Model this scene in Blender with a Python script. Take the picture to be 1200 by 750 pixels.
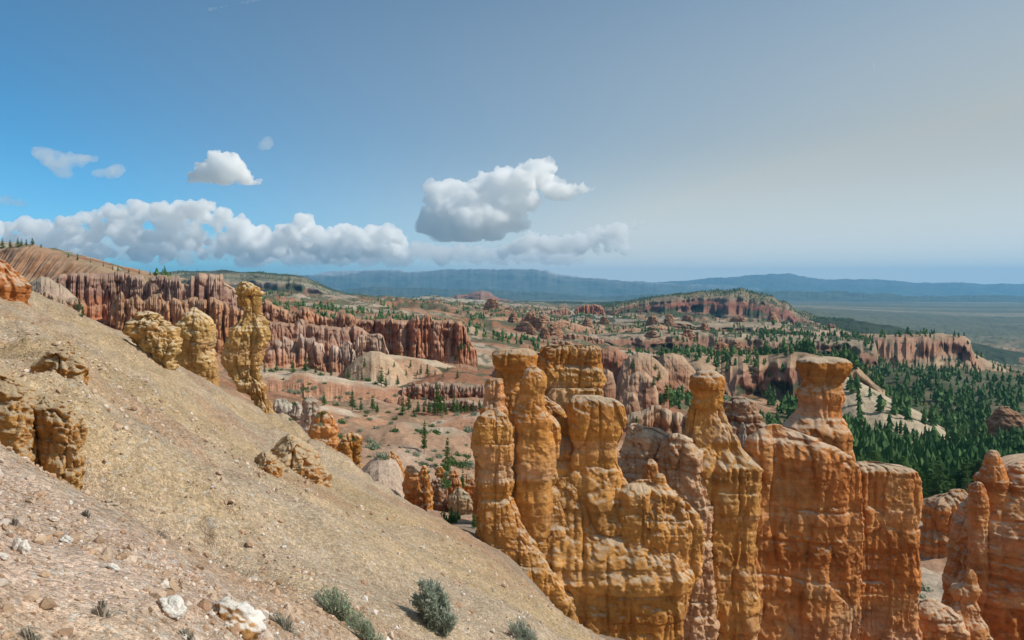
import bpy, math, random
import numpy as np
from mathutils import Vector, Matrix
from mathutils.bvhtree import BVHTree

for o in list(bpy.data.objects):
    bpy.data.objects.remove(o)
scn = bpy.context.scene
COL = scn.collection

# ------------------------------------------------------------------ camera, sky, sun, exposure
F, HV = 857.0, 333.0           # focal length and horizon row of the 1200x750 photograph
cam = bpy.data.cameras.new('camera')
cam.sensor_width = 36.0
cam.lens = 36.0 * F / 1200.0
cam.shift_y = (HV - 375.0) / 1200.0
cam.clip_start = 0.2
cam.clip_end = 200000.0
cam_o = bpy.data.objects.new('camera', cam)
COL.objects.link(cam_o)
cam_o.location = (0, 0, 0)
cam_o.rotation_euler = (math.radians(90), 0, 0)
scn.camera = cam_o

SUN_AZ, SUN_EL = math.radians(97), math.radians(43)     # azimuth clockwise from the view direction
world = bpy.data.worlds.new('World')
scn.world = world
world.use_nodes = True
wn = world.node_tree
wn.nodes.clear()
sky = wn.nodes.new('ShaderNodeTexSky')
sky.sky_type = 'NISHITA'
sky.sun_disc = False
sky.sun_elevation = SUN_EL
sky.sun_rotation = SUN_AZ
sky.altitude = 2400
sky.air_density = 0.65
sky.dust_density = 6.0
sky.ozone_density = 2.5
bg = wn.nodes.new('ShaderNodeBackground')
bg.inputs['Strength'].default_value = 0.15
wo = wn.nodes.new('ShaderNodeOutputWorld')
tint = wn.nodes.new('ShaderNodeMix')
tint.data_type = 'RGBA'
tint.blend_type = 'MULTIPLY'
tint.inputs[0].default_value = 1.0
tint.inputs[7].default_value = (0.60, 0.83, 0.77, 1)
wn.links.new(sky.outputs[0], tint.inputs[6])
# aerosol glare: the sky whitens towards the sun and stays deep blue away from it
geo_w = wn.nodes.new('ShaderNodeTexCoord')
dotn = wn.nodes.new('ShaderNodeVectorMath')
dotn.operation = 'DOT_PRODUCT'
dotn.inputs[1].default_value = (math.sin(SUN_AZ) * math.cos(SUN_EL), math.cos(SUN_AZ) * math.cos(SUN_EL), math.sin(SUN_EL))
wn.links.new(geo_w.outputs['Generated'], dotn.inputs[0])
hs = wn.nodes.new('ShaderNodeHueSaturation')
hs.inputs['Saturation'].default_value = 1.15
wn.links.new(tint.outputs[2], hs.inputs['Color'])
sep_w = wn.nodes.new('ShaderNodeSeparateXYZ')
wn.links.new(geo_w.outputs['Generated'], sep_w.inputs[0])


def wmath(op, p, q):
    n_ = wn.nodes.new('ShaderNodeMath')
    n_.operation = op
    for i_, s_ in enumerate((p, q)):
        if isinstance(s_, (int, float)):
            n_.inputs[i_].default_value = s_
        else:
            wn.links.new(s_, n_.inputs[i_])
    return n_.outputs[0]


low = wmath('ADD', wmath('MULTIPLY', wmath('MAXIMUM', wmath('SUBTRACT', 0.4, wmath('MAXIMUM', sep_w.outputs['Z'], 0.0)), 0.0), 7.9), 1.0)
near_h = wmath('MAXIMUM', wmath('SUBTRACT', 0.24, wmath('MAXIMUM', sep_w.outputs['Z'], 0.0)), 0.0)
low = wmath('ADD', low, wmath('MULTIPLY', wmath('MULTIPLY', near_h, near_h), 62.0))
veil = wmath('MINIMUM', wmath('MAXIMUM', wmath('MULTIPLY', wmath('MULTIPLY', wmath('ADD', dotn.outputs['Value'], 0.36), 0.44), low), 0.0), 0.97)
am = wn.nodes.new('ShaderNodeMix')
am.data_type = 'RGBA'
wn.links.new(veil, am.inputs[0])
wn.links.new(hs.outputs[0], am.inputs[6])
am.inputs[7].default_value = (2.36, 2.66, 2.66, 1)
glow = wn.nodes.new('ShaderNodeMapRange')       # the air is brightest right above the horizon
glow.interpolation_type = 'SMOOTHSTEP'
wn.links.new(sep_w.outputs['Z'], glow.inputs['Value'])
for k_, v_ in (('From Min', 0.0), ('From Max', 0.20), ('To Min', 1.55), ('To Max', 1.0)):
    glow.inputs[k_].default_value = v_
vm = wn.nodes.new('ShaderNodeVectorMath')
vm.operation = 'SCALE'
vm.inputs[0].default_value = (2.25, 2.42, 2.36)
wn.links.new(glow.outputs[0], vm.inputs['Scale'])
wn.links.new(vm.outputs[0], am.inputs[7])
wn.links.new(am.outputs[2], bg.inputs[0])
wn.links.new(bg.outputs[0], wo.inputs[0])
sun = bpy.data.lights.new('sun', 'SUN')
sun.energy = 2.9
sun.angle = math.radians(0.6)
sun.color = (1.0, 0.93, 0.82)
sun_o = bpy.data.objects.new('sun', sun)
COL.objects.link(sun_o)
S = Vector((math.sin(SUN_AZ) * math.cos(SUN_EL), math.cos(SUN_AZ) * math.cos(SUN_EL), math.sin(SUN_EL)))
sun_o.rotation_euler = S.to_track_quat('Z', 'Y').to_euler()
sun_o.location = S * 500
vs = scn.view_settings
vs.view_transform = 'Standard'
vs.look = 'None'
vs.gamma = 1.0
vs.use_curve_mapping = False
vs.exposure = 0.50
cy = scn.cycles
cy.use_denoising = True
cy.max_bounces = 64
cy.diffuse_bounces = 4
cy.volume_bounces = 64
cy.transparent_max_bounces = 16
cy.use_adaptive_sampling = True
cy.adaptive_threshold = 0.015

# ------------------------------------------------------------------ helpers
rnd = random.Random(7)


def P(u, v, y):
    return ((u - 600.0) / F * y, y, (HV - v) / F * y)


def _h(ix, iy, iz, seed):
    n = (ix.astype(np.int64) * 374761393 + iy.astype(np.int64) * 668265263 + iz.astype(np.int64) * 2147483647 + seed * 974634777) & 0xFFFFFFFF
    n = ((n ^ (n >> 13)) * 1274126177) & 0xFFFFFFFF
    n = ((n ^ (n >> 16)) * 2246822519) & 0xFFFFFFFF
    n = n ^ (n >> 15)
    return n.astype(np.float64) / 2147483647.5 - 1.0


def noise3(x, y, z, seed=0):
    x, y, z = np.broadcast_arrays(np.asarray(x, float), np.asarray(y, float), np.asarray(z, float))
    ix, iy, iz = np.floor(x), np.floor(y), np.floor(z)
    fx, fy, fz = x - ix, y - iy, z - iz
    fx = fx * fx * fx * (fx * (fx * 6 - 15) + 10)
    fy = fy * fy * fy * (fy * (fy * 6 - 15) + 10)
    fz = fz * fz * fz * (fz * (fz * 6 - 15) + 10)
    r = 0
    for a in (0, 1):
        wx = fx if a else 1 - fx
        for b in (0, 1):
            wy = fy if b else 1 - fy
            for c in (0, 1):
                wz = fz if c else 1 - fz
                r = r + wx * wy * wz * _h(ix + a, iy + b, iz + c, seed)
    return r


def fbm(x, y, z, octv=4, seed=0, gain=0.5, lac=2.03):
    a, f, r = 1.0, 1.0, 0
    for i in range(octv):
        r = r + a * noise3(x * f, y * f, z * f, seed + i * 17)
        a *= gain
        f *= lac
    return r


def ridged(x, y, z, octv=4, seed=0, gain=0.5, lac=2.03):
    a, f, r = 1.0, 1.0, 0
    for i in range(octv):
        r = r + a * (1 - 2 * np.abs(noise3(x * f, y * f, z * f, seed + i * 17)))
        a *= gain
        f *= lac
    return r


def worley3(x, y, z, seed=0, jit=0.85):
    """F2-F1 (0 on the joint between two blocks) and one random value per block"""
    x, y, z = np.broadcast_arrays(np.asarray(x, float), np.asarray(y, float), np.asarray(z, float))
    ix, iy, iz = np.floor(x), np.floor(y), np.floor(z)
    f1 = np.full(x.shape, 9.0)
    f2 = np.full(x.shape, 9.0)
    rv = np.zeros(x.shape)
    for a in (-1, 0, 1):
        for b in (-1, 0, 1):
            for c in (-1, 0, 1):
                cx, cy, cz = ix + a, iy + b, iz + c
                px = cx + 0.5 + 0.5 * jit * _h(cx, cy, cz, seed + 1)
                py = cy + 0.5 + 0.5 * jit * _h(cx, cy, cz, seed + 2)
                pz = cz + 0.5 + 0.5 * jit * _h(cx, cy, cz, seed + 3)
                d = np.sqrt((x - px) ** 2 + (y - py) ** 2 + (z - pz) ** 2)
                nb = d < f1
                f2 = np.where(nb, f1, np.minimum(f2, d))
                rv = np.where(nb, _h(cx, cy, cz, seed + 4), rv)
                f1 = np.minimum(f1, d)
    return f2 - f1, rv


def sstep(a, b, x):
    t = np.clip((x - a) / (b - a), 0, 1)
    return t * t * (3 - 2 * t)


def tag(o, label=None, cat=None, group=None, kind=None):
    if label: o['label'] = label
    if cat: o['category'] = cat
    if group: o['group'] = group
    if kind: o['kind'] = kind
    return o


def empty(name, loc, label=None, cat=None, group=None):
    o = bpy.data.objects.new(name, None)
    o.empty_display_size = 0.5
    COL.objects.link(o)
    o.location = loc
    return tag(o, label, cat, group)


def mesh_obj(name, V, polys, mat, parent=None, col=None, smooth=True, origin=None, mats=None, mat_idx=None):
    """V (n,3) array in world space; polys = list of int arrays (k,3) or (k,4)"""
    V = np.asarray(V, float)
    if origin is None:
        origin = Vector(parent.location) if parent else Vector((0, 0, 0))
    V = V - np.array(origin)
    me = bpy.data.meshes.new(name)
    me.vertices.add(len(V))
    me.vertices.foreach_set('co', V.astype(np.float32).ravel())
    loops, starts, n = [], [], 0
    for p in polys:
        p = np.asarray(p)
        if len(p) == 0: continue
        k = p.shape[1]
        starts.append(n + np.arange(len(p)) * k)
        loops.append(p.ravel())
        n += p.size
    loops = np.concatenate(loops).astype(np.int32)
    starts = np.concatenate(starts).astype(np.int32)
    me.loops.add(len(loops))
    me.loops.foreach_set('vertex_index', loops)
    me.polygons.add(len(starts))
    me.polygons.foreach_set('loop_start', starts)
    me.polygons.foreach_set('use_smooth', np.full(len(starts), smooth))
    for m in (mats or [mat]):
        me.materials.append(m)
    if mat_idx is not None:
        me.polygons.foreach_set('material_index', np.asarray(mat_idx, np.int32))
    if col is not None:
        at = me.color_attributes.new('Col', 'FLOAT_COLOR', 'POINT')
        c = np.ones((len(V), 4), np.float32)
        c[:, :3] = np.clip(col, 0.005, 0.9)
        at.data.foreach_set('color', c.ravel())
    me.update(calc_edges=True)
    me.validate()
    o = bpy.data.objects.new(name, me)
    COL.objects.link(o)
    if parent:
        o.parent = parent
        o.location = Vector(origin) - Vector(parent.location)
    else:
        o.location = origin
    return o


def grid_faces(nr, nc, wrap=False):
    r = np.arange(nr - 1)[:, None]
    c = np.arange(nc if wrap else nc - 1)[None, :]
    c2 = (c + 1) % nc
    a = r * nc + c
    b = r * nc + c2
    return np.stack([a, b, b + nc, a + nc], -1).reshape(-1, 4)


def ramp(bands, h):
    hs = [b[0] for b in bands]
    return np.stack([np.interp(h, hs, [b[1][k] for b in bands]) for k in range(3)], -1)


# ------------------------------------------------------------------ materials
def new_mat(name):
    m = bpy.data.materials.new(name)
    m.use_nodes = True
    nt = m.node_tree
    b = nt.nodes['Principled BSDF']
    b.inputs['Roughness'].default_value = 0.95
    b.inputs['Specular IOR Level'].default_value = 0.12
    return m, nt, b


def N(nt, typ, **kw):
    n = nt.nodes.new(typ)
    for k, v in kw.items():
        if hasattr(n, k):
            setattr(n, k, v)
    return n


def mathn(nt, op, a, b=None, c=None):
    n = nt.nodes.new('ShaderNodeMath')
    n.operation = op
    for i, q in enumerate((a, b, c)):
        if q is None: continue
        if isinstance(q, (int, float)):
            n.inputs[i].default_value = q
        else:
            nt.links.new(q, n.inputs[i])
    return n.outputs[0]


def maprange(nt, x, a, b, c, d):
    n = nt.nodes.new('ShaderNodeMapRange')
    n.clamp = True
    nt.links.new(x, n.inputs['Value'])
    for k, q in zip(('From Min', 'From Max', 'To Min', 'To Max'), (a, b, c, d)):
        n.inputs[k].default_value = q
    return n.outputs[0]


def mixc(nt, f, a, b, mode='MIX'):
    n = nt.nodes.new('ShaderNodeMix')
    n.data_type = 'RGBA'
    n.blend_type = mode
    for i, q in ((0, f), (6, a), (7, b)):
        if isinstance(q, (int, float)):
            n.inputs[i].default_value = q
        elif isinstance(q, tuple):
            n.inputs[i].default_value = (*q, 1)
        else:
            nt.links.new(q, n.inputs[i])
    return n.outputs[2]


def noise_tex(nt, vec, scale, detail=6, rough=0.6, vscale=None):
    if vscale:
        mp = nt.nodes.new('ShaderNodeMapping')
        mp.inputs['Scale'].default_value = vscale
        nt.links.new(vec, mp.inputs['Vector'])
        vec = mp.outputs[0]
    n = nt.nodes.new('ShaderNodeTexNoise')
    n.inputs['Scale'].default_value = scale
    n.inputs['Detail'].default_value = detail
    n.inputs['Roughness'].default_value = rough
    nt.links.new(vec, n.inputs['Vector'])
    return n.outputs['Fac']


def rock_mat(name, s=1.0, bump=0.5, dist=0.25, dust_sunlit=None, dust_sunlit_amt=0.6, strata=0.35, varnish=0.4, lo=0.38, hi=0.72):
    """weathered rock: vertex tint, strata lines, vertical wash streaks, pitted bump; upward faces paled by weathered crust and painted-in sunlight"""
    m, nt, b = new_mat(name)
    geo = nt.nodes.new('ShaderNodeNewGeometry')
    pos = geo.outputs['Position']
    at = nt.nodes.new('ShaderNodeVertexColor')
    at.layer_name = 'Col'
    c = at.outputs['Color']
    n1 = noise_tex(nt, pos, 0.55 * s, 9, 0.68)
    c = mixc(nt, 1.0, c, mathcol(nt, maprange(nt, n1, 0.3, 0.72, 0.68, 1.28)), 'MULTIPLY')
    if strata:
        n2 = noise_tex(nt, pos, 1.0 * s, 5, 0.6, (0.10, 0.10, 1.3))
        c = mixc(nt, 1.0, c, mathcol(nt, maprange(nt, n2, 0.36, 0.64, 1 - strata, 1 + strata * 0.8)), 'MULTIPLY')
    if varnish:
        n3 = noise_tex(nt, pos, 1.0 * s, 4, 0.55, (0.9, 0.9, 0.10))
        f3 = maprange(nt, n3, 0.52, 0.70, 0.0, varnish)
        c = mixc(nt, f3, c, mixc(nt, 1.0, c, (0.62, 0.50, 0.44), 'MULTIPLY'))
    n6 = noise_tex(nt, pos, 0.22 * s, 5, 0.6)
    c = mixc(nt, maprange(nt, n6, 0.48, 0.66, 0.0, 0.35), c, mixc(nt, 1.0, c, (1.10, 0.84, 0.72), 'MULTIPLY'))
    n7 = noise_tex(nt, pos, 4.5 * s, 5, 0.7)
    c = mixc(nt, maprange(nt, n7, 0.56, 0.68, 0.0, 0.55), c, mixc(nt, 1.0, c, (0.60, 0.50, 0.44), 'MULTIPLY'))
    n8 = noise_tex(nt, pos, 1.9 * s, 7, 0.72)
    c = mixc(nt, maprange(nt, n8, 0.50, 0.62, 0.0, 0.40), c, mixc(nt, 1.0, c, (0.70, 0.66, 0.66), 'MULTIPLY'))
    if dust_sunlit:
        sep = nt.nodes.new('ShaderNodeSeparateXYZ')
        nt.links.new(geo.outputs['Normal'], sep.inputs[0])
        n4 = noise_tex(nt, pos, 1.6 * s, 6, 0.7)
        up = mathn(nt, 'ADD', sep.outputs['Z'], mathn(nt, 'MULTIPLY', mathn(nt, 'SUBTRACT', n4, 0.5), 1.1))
        c = mixc(nt, maprange(nt, up, lo, hi, 0.0, dust_sunlit_amt), c, dust_sunlit)  # crust and debris tone, which also paints sunlit whitening onto upward faces
    nt.links.new(c, b.inputs['Base Color'])
    h1 = noise_tex(nt, pos, 1.3 * s, 10, 0.72)
    h2 = noise_tex(nt, pos, 1.0 * s, 6, 0.65, (0.35, 0.35, 2.6))
    h3 = noise_tex(nt, pos, 6.0 * s, 6, 0.75)
    vo = nt.nodes.new('ShaderNodeTexVoronoi')
    vo.feature = 'DISTANCE_TO_EDGE'
    mp = nt.nodes.new('ShaderNodeMapping')
    mp.inputs['Scale'].default_value = (0.6 * s, 0.6 * s, 0.35 * s)
    wv = nt.nodes.new('ShaderNodeVectorMath')
    wv.operation = 'MULTIPLY_ADD'
    nz = nt.nodes.new('ShaderNodeTexNoise')
    nz.inputs['Scale'].default_value = 0.8 * s
    nz.inputs['Detail'].default_value = 4
    nt.links.new(pos, nz.inputs['Vector'])
    nt.links.new(nz.outputs['Color'], wv.inputs[0])
    wv.inputs[1].default_value = (2.2 / s, 2.2 / s, 2.2 / s)
    nt.links.new(pos, wv.inputs[2])
    nt.links.new(wv.outputs[0], mp.inputs['Vector'])
    nt.links.new(mp.outputs[0], vo.inputs['Vector'])
    crack = maprange(nt, vo.outputs['Distance'], 0.0, 0.03, -0.35, 0.0)
    h = mathn(nt, 'ADD', mathn(nt, 'ADD', h1, mathn(nt, 'MULTIPLY', h2, 0.5)), mathn(nt, 'ADD', mathn(nt, 'MULTIPLY', crack, 0.30), mathn(nt, 'MULTIPLY', h3, 0.55)))
    bp = nt.nodes.new('ShaderNodeBump')
    bp.inputs['Strength'].default_value = bump
    bp.inputs['Distance'].default_value = dist / s
    nt.links.new(h, bp.inputs['Height'])
    nt.links.new(bp.outputs[0], b.inputs['Normal'])
    return m


def mathcol(nt, x):
    n = nt.nodes.new('ShaderNodeCombineColor')
    for i in range(3):
        nt.links.new(x, n.inputs[i])
    return n.outputs[0]


def ground_mat(name, s=1.0, bump=0.4, dist=0.05, peb=0.4, fine=1.0, white=0.5):
    """loose weathered soil and scree with pebble speckle"""
    m, nt, b = new_mat(name)
    geo = nt.nodes.new('ShaderNodeNewGeometry')
    pos = geo.outputs['Position']
    at = nt.nodes.new('ShaderNodeVertexColor')
    at.layer_name = 'Col'
    c = at.outputs['Color']
    n1 = noise_tex(nt, pos, 0.7 * s, 10, 0.7)
    c = mixc(nt, 1.0, c, mathcol(nt, maprange(nt, n1, 0.3, 0.7, 0.74, 1.22)), 'MULTIPLY')
    hs = []
    for k, (sc, w) in enumerate(((5.0, 0.9), (13.0, 1.0), (30.0, 0.8))):
        vo = nt.nodes.new('ShaderNodeTexVoronoi')
        vo.inputs['Scale'].default_value = sc * s * fine
        nt.links.new(pos, vo.inputs['Vector'])
        sp = nt.nodes.new('ShaderNodeSeparateColor')
        nt.links.new(vo.outputs['Color'], sp.inputs[0])
        c = mixc(nt, 1.0, c, mathcol(nt, maprange(nt, sp.outputs[0], 0.0, 1.0, 1 - peb * w * 0.75, 1 + peb * w * 0.6)), 'MULTIPLY')
        wf = maprange(nt, sp.outputs[1], 0.93, 0.95, 0.0, white * w)
        c = mixc(nt, wf, c, (0.62, 0.58, 0.52))
        hs.append(mathn(nt, 'MULTIPLY', mathn(nt, 'SUBTRACT', sp.outputs[0], vo.outputs['Distance']), w / (1 + 1.2 * k)))
    nt.links.new(c, b.inputs['Base Color'])
    h = mathn(nt, 'ADD', mathn(nt, 'ADD', hs[0], hs[1]), mathn(nt, 'ADD', hs[2], mathn(nt, 'MULTIPLY', n1, 3.0)))
    bp = nt.nodes.new('ShaderNodeBump')
    bp.inputs['Strength'].default_value = bump
    bp.inputs['Distance'].default_value = dist / s
    nt.links.new(h, bp.inputs['Height'])
    nt.links.new(bp.outputs[0], b.inputs['Normal'])
    return m


def leaf_mat(name, c1, c2, trans=0.25):
    m, nt, b = new_mat(name)
    geo = nt.nodes.new('ShaderNodeNewGeometry')
    oi = nt.nodes.new('ShaderNodeObjectInfo')
    r = mathn(nt, 'FRACT', mathn(nt, 'ADD', geo.outputs['Random Per Island'], oi.outputs['Random']))
    c = mixc(nt, r, c1, c2)
    nt.links.new(c, b.inputs['Base Color'])
    b.inputs['Roughness'].default_value = 0.8
    tr = nt.nodes.new('ShaderNodeBsdfTranslucent')
    nt.links.new(c, tr.inputs['Color'])
    mx = nt.nodes.new('ShaderNodeMixShader')
    mx.inputs[0].default_value = trans
    nt.links.new(b.outputs[0], mx.inputs[1])
    nt.links.new(tr.outputs[0], mx.inputs[2])
    nt.links.new(mx.outputs[0], nt.nodes['Material Output'].inputs['Surface'])
    return m


def plain_mat(name, c, var=0.3, s=6):
    m, nt, b = new_mat(name)
    geo = nt.nodes.new('ShaderNodeNewGeometry')
    n1 = noise_tex(nt, geo.outputs['Position'], s, 6, 0.65)
    cc = mixc(nt, 1.0, c, mathcol(nt, maprange(nt, n1, 0.3, 0.7, 1 - var, 1 + var)), 'MULTIPLY')
    nt.links.new(cc, b.inputs['Base Color'])
    return m


M_slope = ground_mat('scree_slope', 1.0, 0.9, 0.06, 0.34, 2.2)
M_canyon = ground_mat('canyon_soil', 0.12, 0.35, 0.08, 0.20, 1.6, white=0.0)
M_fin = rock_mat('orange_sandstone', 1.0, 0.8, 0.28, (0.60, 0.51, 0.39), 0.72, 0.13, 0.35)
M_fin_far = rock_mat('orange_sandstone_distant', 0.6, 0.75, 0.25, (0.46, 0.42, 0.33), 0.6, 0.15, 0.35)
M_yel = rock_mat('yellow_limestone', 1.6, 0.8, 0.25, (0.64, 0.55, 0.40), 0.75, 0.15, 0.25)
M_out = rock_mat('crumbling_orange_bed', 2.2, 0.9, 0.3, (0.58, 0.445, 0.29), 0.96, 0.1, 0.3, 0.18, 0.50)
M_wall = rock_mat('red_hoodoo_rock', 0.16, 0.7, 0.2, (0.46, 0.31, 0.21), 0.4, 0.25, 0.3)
M_far = rock_mat('far_rock', 0.03, 0.7, 0.25, None, 0, 0.2, 0.2)
M_bark = plain_mat('pine_bark', (0.14, 0.085, 0.055), 0.35, 8)
M_dead = plain_mat('bleached_wood', (0.30, 0.25, 0.21), 0.3, 8)
M_need = leaf_mat('pine_needles', (0.075, 0.175, 0.042), (0.17, 0.29, 0.080), 0.35)
M_needd = leaf_mat('dark_needles', (0.060, 0.145, 0.055), (0.17, 0.28, 0.10), 0.35)
M_sage = leaf_mat('sage_leaves', (0.26, 0.31, 0.25), (0.42, 0.46, 0.37), 0.3)
M_bush = leaf_mat('grey_green_leaves', (0.23, 0.30, 0.21), (0.40, 0.46, 0.32), 0.3)
M_gravel = rock_mat('loose_gravel', 5.0, 0.5, 0.3, None, 0, 0.1, 0.0)
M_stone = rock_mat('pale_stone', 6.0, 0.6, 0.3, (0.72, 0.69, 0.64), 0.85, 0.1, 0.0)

# ------------------------------------------------------------------ terrain (one height function)
TAB = {
    -500: [(1.5, 470), (3, 300), (10, 140), (30, 30), (60, 60), (150, 200), (400, 300), (1000, 310), (4000, 333), (26000, 344)],
    -250: [(1.8, 560), (4, 470), (10, 330), (25, 235), (45, 195), (70, 260), (150, 330), (400, 350), (600, 290), (1000, 315), (4000, 338), (26000, 344)],
    0: [(1.0, 2060), (2, 1190), (4, 762), (8, 560), (16, 450), (25, 412), (35, 378), (45, 337), (70, 395), (150, 385), (300, 378), (450, 366), (560, 322), (640, 289), (720, 287), (1000, 320), (2500, 335), (5000, 342), (26000, 345)],
    85: [(6, 660), (8, 590), (12, 518), (16, 478), (20, 448), (28, 422), (38, 398), (48, 371), (72, 425), (150, 408)],
    150: [(5, 748), (10, 585), (20, 497), (35, 440), (50, 397), (75, 455), (150, 430), (300, 405), (450, 395), (600, 330), (700, 320), (900, 335), (1500, 338), (4000, 348), (26000, 345)],
    300: [(6.5, 748), (12, 633), (25, 553), (45, 513), (60, 482), (85, 540), (150, 512), (250, 480), (330, 455), (400, 440), (500, 412), (700, 380), (1500, 352), (4000, 350), (26000, 345)],
    380: [(8, 746), (14, 652), (28, 580), (45, 550), (58, 531), (80, 590), (120, 575), (180, 535), (250, 490), (330, 472), (430, 445), (520, 420), (700, 385), (1500, 358), (26000, 345)],
    450: [(9, 770), (15, 680), (28, 618), (42, 592), (50, 582), (75, 640), (110, 598), (150, 560), (200, 518), (265, 489), (300, 480), (340, 474), (420, 452), (520, 425), (700, 390), (1500, 362), (3000, 354), (26000, 345)],
    530: [(11, 780), (20, 690), (30, 646), (39, 630), (55, 623), (80, 614), (135, 606), (170, 565), (200, 530), (250, 497), (300, 484), (340, 476), (430, 448), (540, 425), (800, 392), (1500, 366), (3000, 357), (26000, 345)],
    600: [(14, 755), (20, 715), (30, 691), (38, 681), (46, 664), (53, 650), (68, 636), (100, 622), (150, 590), (200, 545), (300, 492), (400, 462), (600, 425), (900, 398), (1400, 378), (2500, 365), (5000, 356), (26000, 345)],
    670: [(14, 795), (20, 762), (26, 743), (34, 741), (45, 728), (60, 702), (90, 664), (150, 596)],
    750: [(14, 830), (22, 787), (35, 772), (46, 752), (60, 736), (90, 690), (150, 600), (250, 530), (400, 480), (600, 445), (900, 414), (1500, 388), (2500, 372), (5000, 360), (26000, 345)],
    900: [(14, 900), (22, 860), (35, 835), (60, 800), (100, 715), (180, 610), (300, 545), (450, 500), (700, 455), (1000, 420), (1600, 390), (2500, 376), (5000, 364), (26000, 345)],
    1050: [(14, 960), (22, 930), (40, 870), (70, 800), (100, 715), (150, 655), (250, 590), (400, 535), (600, 490), (900, 445), (1300, 424), (2500, 402), (4000, 391), (8000, 363), (26000, 345)],
    1200: [(14, 1010), (22, 990), (40, 910), (80, 790), (120, 700), (200, 630), (350, 565), (600, 503), (1000, 452), (1500, 446), (2500, 424), (4000, 398), (8000, 365), (26000, 345)],
    1500: [(14, 1100), (40, 960), (80, 850), (150, 720), (350, 580), (700, 505), (1500, 460), (4000, 400), (8000, 366), (26000, 345)],
}
KX, KL = 1.5, 0.62
_c = np.array([[(u - 600) / F * KX, math.log(y) * KL, (HV - v) / F] for u, row in TAB.items() for y, v in row])


def _phi(r2):
    return 0.5 * r2 * np.log(r2 + 1e-12)


_d2 = ((_c[:, None, :2] - _c[None, :, :2]) ** 2).sum(-1)
_n = len(_c)
_A = np.zeros((_n + 3, _n + 3))
_A[:_n, :_n] = _phi(_d2) + np.eye(_n) * 1e-4
_A[:_n, _n] = 1
_A[:_n, _n + 1:] = _c[:, :2]
_A[_n:, :_n] = _A[:_n, _n:].T
_w = np.linalg.solve(_A, np.concatenate([_c[:, 2], [0, 0, 0]]))
_GX = np.linspace(-1.3, 1.3, 260)
_GL = np.linspace(math.log(0.8), math.log(40000), 520)
_gx, _gl = np.meshgrid(_GX, _GL)
_q = np.stack([_gx.ravel() * KX, _gl.ravel() * KL], -1)
_z = np.zeros(len(_q))
for i in range(0, len(_q), 20000):
    q = _q[i:i + 20000]
    d2 = ((q[:, None] - _c[None, :, :2]) ** 2).sum(-1)
    _z[i:i + 20000] = _phi(d2) @ _w[:_n] + _w[_n] + q @ _w[_n + 1:]
_Z = _z.reshape(520, 260)


def ground0(x, y):
    x = np.asarray(x, float)
    y = np.asarray(y, float)
    yy = np.maximum(y, 0.8)
    X = np.clip(x / yy, -1.299, 1.299)
    L = np.clip(np.log(yy), _GL[0] + 1e-6, _GL[-1] - 1e-6)
    fx = (X - _GX[0]) / (_GX[1] - _GX[0])
    fl = (L - _GL[0]) / (_GL[1] - _GL[0])
    ix = np.clip(fx.astype(int), 0, 258)
    il = np.clip(fl.astype(int), 0, 518)
    fx = fx - ix
    fl = fl - il
    z = (_Z[il, ix] * (1 - fx) + _Z[il, ix + 1] * fx) * (1 - fl) + (_Z[il + 1, ix] * (1 - fx) + _Z[il + 1, ix + 1] * fx) * fl
    return z * yy


def near_w(x, y):
    """1 on the near scree slope, 0 out in the canyon"""
    u = 600 + x / np.maximum(y, 0.8) * F
    yc = np.interp(u, [-600, 0, 150, 300, 380, 450, 530, 600, 690, 900], [70, 62, 66, 74, 70, 62, 50, 40, 30, 20])
    return 1 - sstep(0.85, 1.25, y / yc)


GUL = [(-17.0, 12.4), (-9.2, 11.9), (-6.6, 11.9), (-4.2, 11.2), (-2.6, 11.4), (-0.8, 12.5)]
PATCH = [(-6.4, 15.0, 1.3, 0.9, 0.22), (-5.0, 13.4, 1.1, .7, 0.25), (-5.2, 19.5, 1.6, 0.8, 0.2)]


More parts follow.
